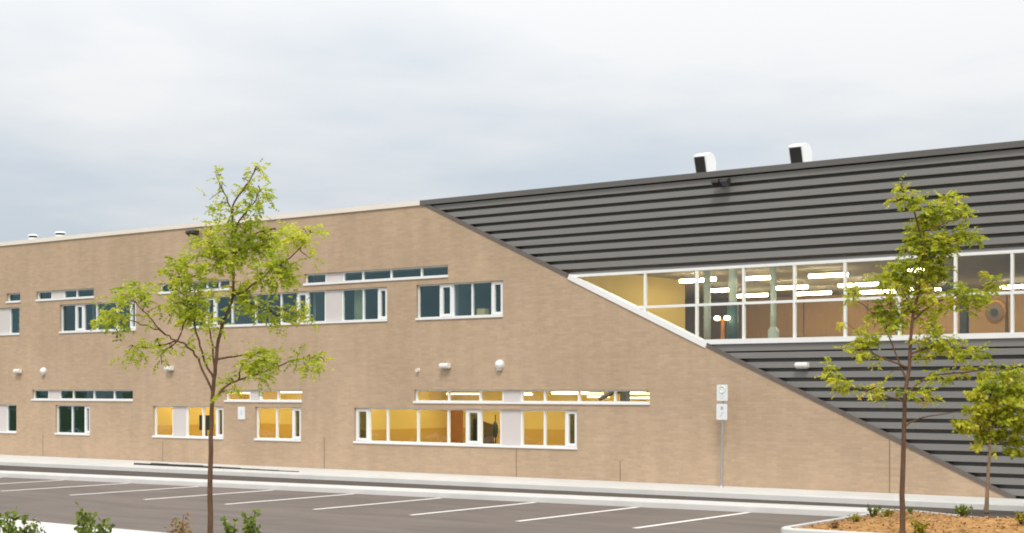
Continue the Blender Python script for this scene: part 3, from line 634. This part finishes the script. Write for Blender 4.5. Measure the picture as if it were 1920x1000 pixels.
# ------------------------------------------------------------------ fixtures on the wall
def wall_pack(px, py, y, label, w_=0.17, h=0.15, d=0.20):
    c = on_y(px, py, y); e = empty('wall_light', (c.x, y, c.z), label, 'wall light')
    bm = bmesh.new(); prism_x(bm, [(y - 0.004, c.z - h / 2), (y - 0.004, c.z + h / 2), (y - d * 0.75, c.z + h / 2), (y - d, c.z + h * 0.25), (y - d, c.z - h * 0.25), (y - d * 0.7, c.z - h / 2)], c.x - w_, c.x + w_)
    bmesh.ops.bevel(bm, geom=bm.edges[:], offset=0.015, segments=2, affect='EDGES'); obj('housing', bm, 'lamp_white', e)
    bx('lens', 'lamp_lens', e, c.x - w_ * 0.8, c.x + w_ * 0.8, y - d * 0.66, y - 0.03, c.z - h / 2 - 0.02, c.z - h / 2 - 0.001)
    bx('back_plate', 'flashing', e, c.x - w_ * 0.7, c.x + w_ * 0.7, y - 0.0035, y + 0.03, c.z - h * 0.45, c.z + h * 0.45)
def dome_light(px, py, y, label, r=0.14):
    c = on_y(px, py, y); e = empty('dome_light', (c.x, y, c.z), label, 'wall light')
    bm = bmesh.new(); pts = [Vector((c.x, y - 0.005 - 0.17 * t, c.z)) for t in (0, 0.3, 0.6, 0.85, 1.0)]; tube(bm, pts, [r, r, r * 0.86, r * 0.55, r * 0.12], 24); obj('dome', bm, 'lamp_white', e, True)
    bm = bmesh.new(); cyl(bm, (c.x, y - 0.0045, c.z), (c.x, y + 0.03, c.z), r * 1.08, seg=24); obj('base_ring', bm, 'lamp_white', e)
    bx('lens', 'lamp_lens', e, c.x - r * 0.6, c.x + r * 0.6, y - 0.1, y - 0.01, c.z - r * 1.22, c.z - r * 0.92)
wall_pack(37, 696, WY, 'white box wall light at the end of the brick wall opposite the cladding')
wall_pack(321, 691, WY, 'white box wall light on the brick just behind the slender forked tree')
wall_pack(838, 686, WY, 'white box wall light between the round light and the small horn above lit windows')
wall_pack(1507, 685, WY + 0.03, 'white box wall light on the dark metal cladding', w_=0.17, h=0.14)
dome_light(83, 696, WY, 'round white wall light above the unlit ground floor strip window', 0.13)
dome_light(938, 684, WY, 'round white wall light above the longest lit windows')
c = on_y(785, 694, WY); e = empty('alarm_horn', (c.x, WY, c.z), 'tiny pale alarm horn on the brick wall', 'alarm')
bm = bmesh.new(); tube(bm, [Vector((c.x, WY - 0.002, c.z)), Vector((c.x, WY - 0.04, c.z)), Vector((c.x, WY - 0.10, c.z - 0.01))], [0.035, 0.035, 0.06], 14); obj('horn', bm, 'cream_metal', e)
bx('base', 'cream_metal', e, c.x - 0.05, c.x + 0.05, WY - 0.0015, WY + 0.02, c.z - 0.05, c.z + 0.05)
def flood(px, py, y, label, heads):
    c = on_y(px, py, y - 0.2); e = empty('floodlight', (c.x, y, c.z), label, 'floodlight')
    bx('bracket', 'flood_dark', e, c.x - 0.05, c.x + 0.05, y - 0.12, y + 0.02, c.z - 0.05, c.z + 0.09)
    bx('crossbar', 'flood_dark', e, c.x - 0.20, c.x + 0.20, y - 0.16, y - 0.121, c.z + 0.0, c.z + 0.05)
    for sx, m, lens in heads:
        bm = bmesh.new(); x = c.x + sx; prism_x(bm, [(y - 0.162, c.z + 0.10), (y - 0.36, c.z + 0.05), (y - 0.38, c.z - 0.03), (y - 0.20, c.z - 0.13), (y - 0.162, c.z - 0.06)], x - 0.105, x + 0.105); h = obj('lamp_head', bm, m, e)
        bm = bmesh.new(); quad(bm, (x - 0.09, y - 0.375, c.z - 0.036), (x + 0.09, y - 0.375, c.z - 0.036), (x + 0.09, y - 0.212, c.z - 0.127), (x - 0.09, y - 0.212, c.z - 0.127)); bmesh.ops.solidify(bm, geom=bm.faces[:], thickness=0.012); obj('lens', bm, lens, h)
flood(363, 436, WY, 'brown twin floodlight under the roof edge of the brick wall', ((-0.13, 'flood_dark', 'flood_dark'), (0.13, 'flood_dark', 'flood_dark')))
flood(1354, 341, WY + 0.03, 'black floodlight under the roof edge of the dark cladding', ((-0.13, 'flood_dark', 'flood_dark'), (0.13, 'flood_dark', 'flood_lens')))
# small sign fixed to the brick
def plate(bm, x0, x1, y0, y1, z0, z1, r=0.02):
    pts = []
    for cx_, cz_, a0 in ((x1 - r, z1 - r, 0), (x0 + r, z1 - r, 90), (x0 + r, z0 + r, 180), (x1 - r, z0 + r, 270)):
        for k in range(4): a = R(a0 + k * 30); pts.append((cx_ + r * math.cos(a), cz_ + r * math.sin(a)))
    prism_y(bm, pts, y0, y1)
c = on_y(452.5, 775, WY - 0.02); bm = bmesh.new(); plate(bm, c.x - 0.17, c.x + 0.17, WY - 0.022, WY - 0.002, c.z - 0.21, c.z + 0.22)
s = obj('wall_sign', bm, 'sign_white'); prop(s, 'small blank looking white sign fixed to the brick between two lit windows', 'sign')
bx('mark', 'mark_pale', s, c.x - 0.04, c.x + 0.05, WY - 0.025, WY - 0.0225, c.z - 0.06, c.z + 0.10)
# accessible parking sign on a post
b = on_z(1352.5, 913.5, 0.15); e = empty('sign_post', (b.x, b.y, 0.15), 'grey metal post with two white parking sign plates on the sidewalk', 'sign post')
topx = b.x + 0.05
bm = bmesh.new(); tube(bm, [Vector((b.x, b.y, 0.14)), Vector((b.x + 0.03, b.y, 1.4)), Vector((topx, b.y, 2.86))], [0.035, 0.035, 0.035], 10); obj('post', bm, 'galvanised', e)
bm = bmesh.new(); cyl(bm, (b.x, b.y, 0.15), (b.x, b.y, 0.19), 0.08, 0.05); obj('post_base', bm, 'galvanised', e)
z1 = on_y(1357, 721.5, b.y).z; z2 = on_y(1357, 752, b.y).z; z3 = on_y(1357, 757.5, b.y).z; z4 = on_y(1357, 787.5, b.y).z
yo = b.y - 0.037
bm = bmesh.new(); plate(bm, topx - 0.16, topx + 0.16, yo - 0.012, yo, z2, z1, 0.03); s1 = obj('sign_plate', bm, 'sign_white', e)
bm = bmesh.new(); plate(bm, topx - 0.17, topx + 0.15, yo - 0.012, yo, z4, z3, 0.03); s2 = obj('sign_plate', bm, 'sign_white', e)
hh = z1 - z2; cz = z1 - hh * 0.30
bm = bmesh.new(); pts = [Vector((topx + 0.085 * math.cos(a), yo - 0.014, cz + 0.085 * math.sin(a))) for a in [2 * math.pi * i / 20 for i in range(21)]]; tube(bm, pts, [0.014] * 21, 6, cap=False); obj('ring_mark', bm, 'mark_green', s1)
for i, (za, wa) in enumerate(((0.60, 0.09), (0.72, 0.10), (0.84, 0.08))): bx('text_mark', 'mark_pale', s1, topx - wa, topx + wa * 0.7, yo - 0.0135, yo - 0.0122, z1 - hh * za - 0.012, z1 - hh * za + 0.012)
h2 = z3 - z4
bm = bmesh.new(); plate(bm, topx - 0.045, topx + 0.035, yo - 0.015, yo - 0.0122, z3 - h2 * 0.38, z3 - h2 * 0.16, 0.03); obj('symbol_head', bm, 'mark_grey', s2)
bm = bmesh.new(); prism_y(bm, [(topx - 0.08, z3 - h2 * 0.80), (topx - 0.03, z3 - h2 * 0.80), (topx + 0.06, z3 - h2 * 0.50), (topx + 0.0, z3 - h2 * 0.48)], yo - 0.015, yo - 0.0122); obj('symbol_body', bm, 'mark_pale', s2)

# ------------------------------------------------------------------ roof vents
def vent(px, py_top, y, label, w_=0.36, k=1.0):
    c = on_y(px, py_top, y); zt = c.z; x0, x1 = c.x - w_ / 2, c.x + w_ / 2
    e = empty('roof_vent', (c.x, y, 8.3), label, 'roof vent')
    pr = [(y - 0.30, zt - 0.12)]
    for i in range(7): a = R(115 - i * 20); pr.append((y + 0.02 + 0.30 * math.cos(a), zt - 0.28 + 0.28 * math.sin(a)))
    pr += [(y + 0.30, 8.31), (y - 0.10, 8.31), (y - 0.10, zt - 0.66), (y - 0.16, zt - 0.62)]
    bm = bmesh.new(); n = len(pr)
    a = [bm.verts.new((x0, *p)) for p in pr]; b = [bm.verts.new((x1, *p)) for p in pr]
    bm.faces.new(a); bm.faces.new(b[::-1])
    for i in range(n - 1): bm.faces.new((a[i], b[i], b[i + 1], a[i + 1]))
    o = obj('hood', bm, 'vent_white', e)
    bm = bmesh.new(); t = 0.03
    quad(bm, (x0 + t, y - 0.306, zt - 0.15), (x1 - t, y - 0.306, zt - 0.15), (x1 - t, y - 0.174, zt - 0.60), (x0 + t, y - 0.174, zt - 0.60))
    obj('screen', bm, 'vent_dark', e)
    bm = bmesh.new(); quad(bm, (x0, y - 0.30, zt - 0.12), (x1, y - 0.30, zt - 0.12), (x1, y - 0.16, zt - 0.62), (x0, y - 0.16, zt - 0.62)); obj('lip', bm, 'vent_white', e)
    bx('curb', 'roofing', e, x0 - 0.06, x1 + 0.06, y - 0.16, y + 0.36, 8.301, 8.36)
vent(1321, 287, 36.6, 'white hooded roof vent with dark mouth above the black floodlight', 0.38)
vent(1500, 269, 36.6, 'white hooded roof vent with dark mouth further along the dark parapet from the floodlight', 0.40)
def cap_vent(px, py, y, label, r=0.19):
    c = on_y(px, py, y); e = empty('cap_vent', (c.x, y, 8.3), label, 'roof vent')
    bm = bmesh.new(); cyl(bm, (c.x, y, 8.302), (c.x, y, c.z - 0.035), r * 0.95, seg=20); obj('base', bm, 'vent_white', e, False)
    bm = bmesh.new(); cyl(bm, (c.x, y, c.z - 0.034), (c.x, y, c.z + 0.034), r * 0.8, seg=20); obj('screen', bm, 'vent_dark', e)
    bm = bmesh.new(); tube(bm, [Vector((c.x, y, c.z + q)) for q in (0.030, 0.05, 0.09, 0.115)], [r * 1.15, r * 1.15, r * 0.8, r * 0.2], 20); obj('cap', bm, 'vent_white', e)
cap_vent(62, 444.5, 36.2, 'low white capped roof vent on the pale parapet, the one farther from the cladding')
cap_vent(113, 439.5, 36.2, 'low white capped roof vent on the pale parapet, the one nearer the cladding', 0.21)

# ------------------------------------------------------------------ trees
class Leaves:
    def __init__(s): s.v = []; s.f = []; s.a = []
    def quad(s, c, d, w, val):
        n = len(s.v); s.v += [c, c + d * 0.45 + w, c + d, c + d * 0.45 - w]; s.f.append((n, n + 1, n + 2, n + 3)); s.a.append(val)
    def build(s, name, m, parent):
        me = bpy.data.meshes.new(name); me.from_pydata([tuple(p) for p in s.v], [], s.f); me.materials.append(MATS[m])
        at = me.attributes.new('v', 'FLOAT', 'FACE'); at.data.foreach_set('value', s.a)
        o = bpy.data.objects.new(name, me); COL.objects.link(o); attach(o, parent); o['kind'] = 'stuff'; return o
def rv(r): return Vector((r.gauss(0, 1), r.gauss(0, 1), r.gauss(0, 1))).normalized()
def frond(lv, r, c, d, ln, val, nl, lw):
    """a drooping compound leaf: pairs of small leaflets along a curved stalk"""
    side = d.cross(Vector((0, 0, 1)));
    side = side.normalized() if side.length > 1e-3 else Vector((1, 0, 0))
    p = c.copy(); dd = d.copy()
    for i in range(nl):
        dd = (dd + Vector((0, 0, -0.16))).normalized(); p = p + dd * (ln / nl)
        for s in (-1, 1):
            ld = (side * s + dd * 0.55 + Vector((0, 0, -0.25)) + rv(r) * 0.35).normalized(); w = ld.cross(rv(r)).normalized()
            lv.quad(p, ld * lw * r.uniform(0.8, 1.25), w * lw * 0.30, min(1, max(0, val + r.gauss(0, 0.10))))
def tree(name, label, t0, base_px, base_z, trunk, branches, clumps, bark, leafm, r_trunk, seed, kind, dens, lw=0.05):
    """skeleton traced by direction from the photograph, spread in depth around the trunk at its real distance"""
    r = random.Random(seed); rt = ray(base_px, HY)
    def P(px, py, dz=0.0): return at_depth(px, py, t0 + dz)
    b0 = P(base_px, 0); b0.z = base_z
    e = empty(name, b0, label, 'tree')
    sk = []                                        # skeleton points with radius
    pts = [b0] + [P(x, y, r.uniform(-0.04, 0.04)) for x, y in trunk]
    ln = [0.0]
    for a, b in zip(pts, pts[1:]): ln.append(ln[-1] + (b - a).length)
    rad = [r_trunk * (1 - 0.86 * (l / ln[-1]) ** 0.9) + 0.004 for l in ln]; rad[0] *= 1.35
    def smooth(pts, rad, n=4, wob=0.012):
        op, orr = [], []
        for i in range(len(pts) - 1):
            p0, p1, p2, p3 = pts[max(i - 1, 0)], pts[i], pts[i + 1], pts[min(i + 2, len(pts) - 1)]
            for k in range(n):
                t = k / n; q = 0.5 * ((2 * p1) + (p2 - p0) * t + (2 * p0 - 5 * p1 + 4 * p2 - p3) * t * t + (3 * p1 - p0 - 3 * p2 + p3) * t ** 3)
                op.append(q + (rv(r) * wob * (1 if i or k else 0))); orr.append(rad[i] + (rad[i + 1] - rad[i]) * t)
        return op + [pts[-1]], orr + [rad[-1]]
    op, orr = smooth(pts, rad, 4, 0.006)
    bm = bmesh.new(); tube(bm, op, orr, 10); obj('trunk', bm, bark, e, True)
    sk += [(p, q) for p, q in zip(op, orr) if p.z > 1.2]
    for br in branches:
        near = min(sk, key=lambda s: (s[0] - P(*br[0])).length); p0 = near[0]; az = r.uniform(-0.8, 0.8)
        bp = [p0]; d = 0.0
        for (xa, ya), (xb, yb) in zip(br, br[1:]):
            d += abs(xb - xa) / FPX * t0 * az; bp.append(P(xb, yb, (p0 - cam.location).dot(Vector((-0.6, 0.8, 0))) - t0 + d))
        r0 = min(near[1] * 0.75, 0.017 * r_trunk / 0.05); br_r = [r0 * (1 - 0.8 * i / (len(bp) - 1)) + 0.003 for i in range(len(bp))]
        op, orr = smooth(bp, br_r, 4, 0.012); bm = bmesh.new(); tube(bm, op, orr, 7); obj('limb', bm, bark, e, True); sk += list(zip(op, orr))
    lv = Leaves(); tw = bmesh.new()
    for cl in clumps:
        cx_, cy_, pr = cl[:3]; den = cl[3] if len(cl) > 3 else 1.0
        rm = pr * (0.80 if kind == 'locust' else 0.9) * t0 / FPX
        c2 = P(cx_, cy_); near = min(sk, key=lambda s: (s[0] - c2).length + 0.0)
        dep = (near[0] - cam.location).dot(Vector((-0.6, 0.8, 0))) - t0
        c = P(cx_, cy_, max(-1.1, min(1.1, dep + r.uniform(-0.5, 0.5) * (0.3 + rm))))
        near = min(sk, key=lambda s: (s[0] - c).length); base = near[0]
        mid = base.lerp(c, 0.5) + Vector((0, 0, 0.05)) + rv(r) * 0.05
        op, orr = smooth([base, mid, c], [min(0.010, near[1] * 0.7), 0.006, 0.003], 3, 0.01); tube(tw, op, orr, 5)
        cv = r.gauss(0.52, 0.13); nf = max(2, int(dens * den * (pr / 25) ** 2))
        if rm > 0.12:                               # small side twigs inside the clump
            for _ in range(3): q = c + rv(r) * rm * 0.8; tube(tw, [c.lerp(base, 0.2), c.lerp(q, 0.5) + Vector((0, 0, 0.02)), q], [0.004, 0.003, 0.002], 4)
        for _ in range(nf):
            o = rv(r); o.z *= 0.8; p = c + o * rm * (r.random() ** 0.55)
            val = cv + r.gauss(0, 0.13) + 0.06 * o.z
            if kind == 'locust': frond(lv, r, p, (o * 0.7 + rv(r) * 0.5 + Vector((0, 0, 0.15))).normalized(), r.uniform(0.10, 0.20), val, r.randint(4, 6), lw)
            else:
                for _k in range(4):
                    d = (o * 0.4 + rv(r) + Vector((0, 0, -0.3))).normalized(); w = d.cross(rv(r)).normalized(); s_ = lw * r.uniform(0.7, 1.3)
                    lv.quad(p + rv(r) * 0.05, d * s_, w * s_ * 0.42, min(1, max(0, val + r.gauss(0, 0.12))))
    obj('twigs', tw, bark, e)['kind'] = 'stuff'
    lv.build('crown', leafm, e); return e
T1 = [(394, 1000), (395, 850), (398, 755), (403, 700), (408, 650), (420, 600), (437, 555), (437, 500), (436, 430), (437, 385), (452, 362), (470, 335), (480, 314)]
B1 = [[(397, 745), (375, 680), (362, 660), (345, 644), (327, 638), (305, 623), (273, 611), (240, 600), (205, 596)],
      [(327, 638), (345, 608), (350, 584), (352, 560)], [(327, 638), (305, 662), (303, 684)], [(327, 640), (290, 650), (255, 652)], [(300, 622), (275, 590), (250, 565)],
      [(398, 716), (379, 662), (367, 613), (352, 564), (332, 510), (322, 494)], [(401, 697), (396, 633), (391, 605)],
      [(401, 755), (430, 721), (465, 706), (494, 697), (533, 682), (565, 672), (598, 672)], [(445, 709), (455, 682), (470, 668)], [(411, 680), (455, 667), (490, 660)],
      [(435, 557), (460, 545), (489, 523), (518, 501), (553, 476), (582, 437)], [(437, 500), (410, 470), (385, 450)], [(436, 480), (465, 450), (500, 430), (540, 430)],
      [(437, 410), (425, 370), (405, 328)], [(437, 540), (470, 570), (520, 590), (570, 592)], [(436, 440), (455, 405), (475, 380), (490, 355)], [(352, 564), (335, 545), (318, 540)]]
C1 = [(480, 318, 11), (490, 328, 9), (405, 328, 8, .7), (412, 335, 8, .6), (425, 350, 9, .8), (458, 342, 8, .7), (455, 365, 15, .7), (492, 362, 15), (472, 355, 12, .7), (478, 378, 14, .7), (392, 375, 13, .6), (410, 392, 14, .7), (440, 400, 20, .7), (470, 400, 20, .7), (492, 385, 10),
      (395, 428, 18, .7), (385, 458, 26), (420, 440, 24), (455, 430, 24), (430, 480, 32), (470, 470, 30), (405, 490, 24), (490, 450, 24), (505, 455, 22), (515, 435, 16), (540, 445, 22), (560, 440, 18), (578, 434, 14), (590, 436, 8), (575, 455, 11), (582, 485, 10),
      (510, 495, 28), (535, 500, 20), (520, 522, 22), (545, 525, 14), (490, 520, 20), (352, 498, 22), (330, 490, 16), (322, 510, 16), (340, 525, 18), (370, 520, 22), (365, 545, 20), (340, 580, 26), (325, 570, 16), (352, 600, 18), (370, 590, 22), (375, 570, 20), (410, 545, 18, .8), (395, 600, 16), (415, 612, 10, .6),
      (262, 545, 20, .8), (240, 553, 24, .6), (285, 552, 16, .8), (295, 570, 12, .6), (215, 580, 20, .9), (200, 598, 18), (190, 585, 12), (222, 605, 14), (245, 588, 12, .8), (280, 598, 10), (212, 560, 10),
      (250, 662, 15), (232, 668, 9), (240, 650, 8), (270, 655, 15), (290, 648, 12), (308, 650, 8, .7), (305, 670, 11, .4), (325, 656, 10, .6), (350, 650, 11),
      (470, 560, 22), (455, 545, 18), (492, 580, 16), (450, 575, 14), (520, 592, 14), (545, 588, 16), (562, 580, 12), (575, 596, 13), (500, 600, 10), (540, 605, 10),
      (470, 675, 20), (490, 668, 20), (505, 660, 14), (482, 692, 18), (505, 685, 16), (518, 672, 10), (488, 710, 12), (462, 690, 12), (560, 674, 14), (578, 682, 17), (595, 676, 14), (610, 680, 8), (575, 698, 8),
      (425, 720, 13), (418, 738, 10), (440, 735, 8), (430, 708, 8), (400, 660, 8)]
tree('locust_tree', 'slender young tree with airy yellow green leaves and forked dark stems in the walkway bed', 19.0, 394, 0.11, T1, B1, C1, 'bark_dark', 'leaf_locust', 0.037, 11, 'locust', 42, 0.048)
T2 = [(1692, 1000), (1692, 900), (1695, 800), (1697, 740), (1705, 690), (1707, 640), (1712, 590), (1722, 550), (1730, 500), (1727, 450), (1715, 400), (1700, 372), (1688, 344)]
B2 = [[(1700, 720), (1685, 680), (1665, 630), (1640, 590), (1600, 560)], [(1697, 755), (1660, 742), (1600, 726), (1560, 690)], [(1705, 735), (1750, 705), (1830, 697), (1900, 692)],
      [(1697, 800), (1725, 785), (1800, 772)], [(1715, 600), (1760, 565), (1830, 545), (1870, 520)], [(1725, 480), (1780, 455), (1835, 442)], [(1712, 590), (1690, 555), (1660, 525)],
      [(1706, 670), (1750, 650), (1810, 655), (1845, 660)], [(1703, 690), (1650, 670), (1615, 640)], [(1718, 410), (1750, 395), (1785, 368)], [(1725, 440), (1770, 420), (1815, 405)], [(1712, 585), (1700, 560), (1690, 540)]]
C2 = [(1688, 350, 8), (1692, 362, 8), (1704, 374, 12), (1682, 378, 9), (1674, 380, 6), (1722, 388, 14), (1740, 376, 8, .8), (1745, 402, 18), (1770, 375, 12), (1785, 366, 11), (1793, 370, 7), (1765, 400, 18), (1790, 396, 18), (1810, 405, 13), (1735, 420, 20),
      (1715, 425, 14), (1710, 445, 14), (1725, 455, 22), (1755, 455, 24), (1780, 462, 18), (1785, 440, 16), (1810, 445, 18), (1830, 443, 12), (1700, 466, 12), (1735, 478, 24), (1765, 470, 20),
      (1690, 505, 22), (1670, 512, 18), (1712, 500, 18), (1745, 500, 22), (1755, 520, 18), (1700, 530, 22), (1725, 535, 22), (1770, 500, 12), (1655, 525, 14), (1740, 550, 20), (1675, 545, 16), (1620, 535, 9, .6), (1600, 552, 13, .8), (1595, 560, 10, .8),
      (1660, 580, 22), (1645, 590, 16), (1685, 595, 20), (1670, 610, 16), (1710, 570, 16), (1735, 590, 18, .9), (1745, 612, 16, .9), (1770, 570, 14), (1795, 560, 18), (1820, 555, 16), (1840, 560, 15), (1855, 545, 10), (1870, 530, 11), (1856, 514, 9), (1790, 540, 12), (1815, 580, 12, .7), (1575, 600, 9, .4),
      (1620, 632, 18), (1608, 648, 16), (1635, 640, 14), (1612, 660, 12), (1645, 675, 9, .9), (1580, 655, 6, .5), (1725, 645, 14), (1755, 640, 18), (1775, 648, 16), (1745, 660, 12), (1805, 656, 16), (1825, 662, 10), (1845, 660, 12), (1730, 665, 12, .7), (1790, 665, 9),
      (1553, 688, 10), (1562, 700, 12), (1570, 715, 12), (1582, 722, 12), (1550, 705, 8, .6), (1598, 728, 9), (1630, 735, 12), (1648, 732, 9), (1655, 740, 7), (1690, 734, 8), (1718, 738, 12), (1735, 735, 13), (1748, 745, 8), (1756, 702, 11), (1778, 704, 8), (1800, 702, 9), (1825, 696, 13), (1845, 702, 10), (1868, 698, 12), (1893, 697, 14), (1912, 700, 12), (1570, 740, 5, .5), (1670, 700, 6, .6)]
tree('locust_tree', 'taller yellow green tree with slim brown trunk rising from the mulch island', 26.6, 1692, 0.18, T2, B2, C2, 'bark_dark', 'leaf_gold', 0.050, 23, 'locust', 62, 0.064)
T3 = [(1850, 940), (1853, 890), (1856, 840), (1858, 790), (1862, 745), (1868, 715)]
B3 = [[(1857, 820), (1835, 795), (1800, 785)], [(1858, 800), (1885, 775), (1920, 760)], [(1857, 830), (1890, 830), (1920, 840)], [(1860, 770), (1840, 745), (1825, 725)], [(1862, 750), (1890, 725), (1915, 705)], [(1858, 800), (1930, 800), (1965, 795)]]
C3 = [(1830, 742, 18), (1845, 725, 14), (1868, 728, 20), (1895, 735, 20), (1915, 725, 18), (1812, 800, 18), (1795, 797, 12), (1835, 790, 22), (1860, 782, 24), (1890, 785, 22), (1915, 795, 22), (1845, 815, 20), (1875, 818, 18), (1905, 825, 18), (1895, 845, 12), (1915, 848, 10), (1840, 765, 18), (1870, 755, 20), (1900, 760, 20), (1860, 705, 8), (1885, 708, 10), (1940, 780, 24), (1945, 740, 22), (1965, 760, 22), (1950, 810, 20), (1825, 838, 7, .7), (1862, 845, 8, .6), (1815, 770, 11), (1930, 700, 14), (1968, 795, 16), (1838, 835, 9)]
tree('round_leaf_tree', 'smallest tree with rounded dense yellow green crown and pale trunk on the mulch island', 31.2, 1849, 0.14, T3, B3, C3, 'bark_pale', 'leaf_round', 0.044, 31, 'round', 72, 0.105)

# ------------------------------------------------------------------ shrubs
def shrub(name, label, base, tips, leafm, lw, per, seed, bark='bark_dark', spread=0.06, up=0.45, group=None):
    r = random.Random(seed); e = empty(name, base, label, 'shrub', group); bm = bmesh.new(); lv = Leaves()
    for tip in tips:
        b = base + Vector((r.uniform(-.05, .05), r.uniform(-.05, .05), 0)); mid = b.lerp(tip, 0.5) + rv(r) * 0.05 + (tip - b).cross(Vector((0, 0, 1))) * 0.05
        tube(bm, [b, mid, tip], [0.009, 0.006, 0.003], 5)
        for i in range(per):
            t = 0.30 + 0.70 * (i + r.random()) / per; p = (b.lerp(mid, t * 2) if t < 0.5 else mid.lerp(tip, t * 2 - 1)) + rv(r) * spread * (1.1 - 0.5 * t)
            d = (rv(r) + Vector((0, 0, up))).normalized(); w = d.cross(rv(r)).normalized(); s_ = lw * r.uniform(0.7, 1.25)
            lv.quad(p, d * s_, w * s_ * 0.36, min(1, max(0, r.gauss(0.5, 0.22))))
    obj('stems', bm, bark, e); lv.build('foliage', leafm, e); return e
def near_shrub(bx_, tips, leafm, label, seed, t=19.5, lw=0.062, per=60, spread=0.075):
    b = at_depth(bx_, HY, t); b.z = 0.11; r = random.Random(seed)
    shrub('shrub', label, b, [at_depth(x, y, t + r.uniform(-0.35, 0.35)) for x, y in tips], leafm, lw * 1.35, int(per * 1.5), seed, spread=spread)
near_shrub(10, [(12, 966), (30, 962), (48, 972), (0, 975), (-15, 965), (58, 990), (22, 985), (-30, 970), (40, 1000)], 'leaf_shrub', 'dense green shrub in the walkway bed farthest from the slender tree', 41, per=55)
near_shrub(70, [(62, 972), (70, 982), (78, 995), (56, 985), (85, 1005)], 'leaf_shrub', 'thin pale green shrub in the walkway bed next to the densest shrub', 42, per=32, lw=0.05)
near_shrub(172, [(150, 953), (146, 972), (172, 962), (196, 975), (202, 988), (160, 980), (185, 995), (152, 995)], 'leaf_shrub', 'open green shrub standing alone midway along the walkway bed', 43, per=44)
near_shrub(335, [(329, 970), (344, 966), (353, 972), (338, 985), (318, 994), (350, 992), (310, 1002)], 'leaf_red', 'reddish brown twiggy shrub in the walkway bed beside the slender trunk', 44, per=34, lw=0.05)
near_shrub(452, [(419, 972), (427, 985), (441, 975), (460, 962), (465, 978), (480, 956), (484, 985), (470, 992), (433, 995)], 'leaf_shrub', 'upright green shrub of separate leafy stems beside the slender trunk', 45, per=40, lw=0.055, spread=0.035)
def bed_shrub(px, py, wpx, hpx, leafm, label, seed, n=12, per=22, lw=0.05):
    p = on_z(px, py, 0.25); p.z = mound(p.x, p.y) - 0.01 if in_poly(p.x, p.y, isl) else 0.2
    t = p.length; r = random.Random(seed); w_ = wpx * t / FPX / 2; h = hpx * t / FPX
    tips = [p + Vector((r.uniform(-1, 1) * w_, r.uniform(-1, 1) * w_, h * r.uniform(0.55, 1.0))) for _ in range(n)]
    shrub('bed_shrub', label, p, tips, leafm, lw, per, seed, spread=0.045)
bed_shrub(1563, 980, 26, 12, 'leaf_red', 'wispy dry tuft at the corner kerb of the mulch island', 51, 7, 10)
bed_shrub(1603, 976, 28, 14, 'leaf_yellow', 'small olive shrub beside the island kerb', 52, 8, 14)
bed_shrub(1640, 966, 24, 24, 'leaf_shrub', 'small bright green shrub behind the taller island tree trunk', 53, 10, 20)
bed_shrub(1662, 968, 30, 18, 'leaf_yellow', 'low yellowish shrub between the green shrub and the taller trunk', 54, 10, 16)
bed_shrub(1706, 962, 14, 12, 'leaf_shrub', 'tiny green seedling beside the taller island trunk', 55, 5, 10)
bed_shrub(1724, 991, 32, 28, 'leaf_yellow', 'golden yellow shrub on open mulch between the two island trees', 56, 13, 26)
bed_shrub(1805, 965, 32, 22, 'leaf_shrub', 'rounded green shrub beside the smallest tree on the island', 57, 14, 24)
bed_shrub(1914, 988, 30, 26, 'leaf_yellow', 'dark olive and yellow shrub on the mulch farthest from the kerb corner', 58, 10, 22)
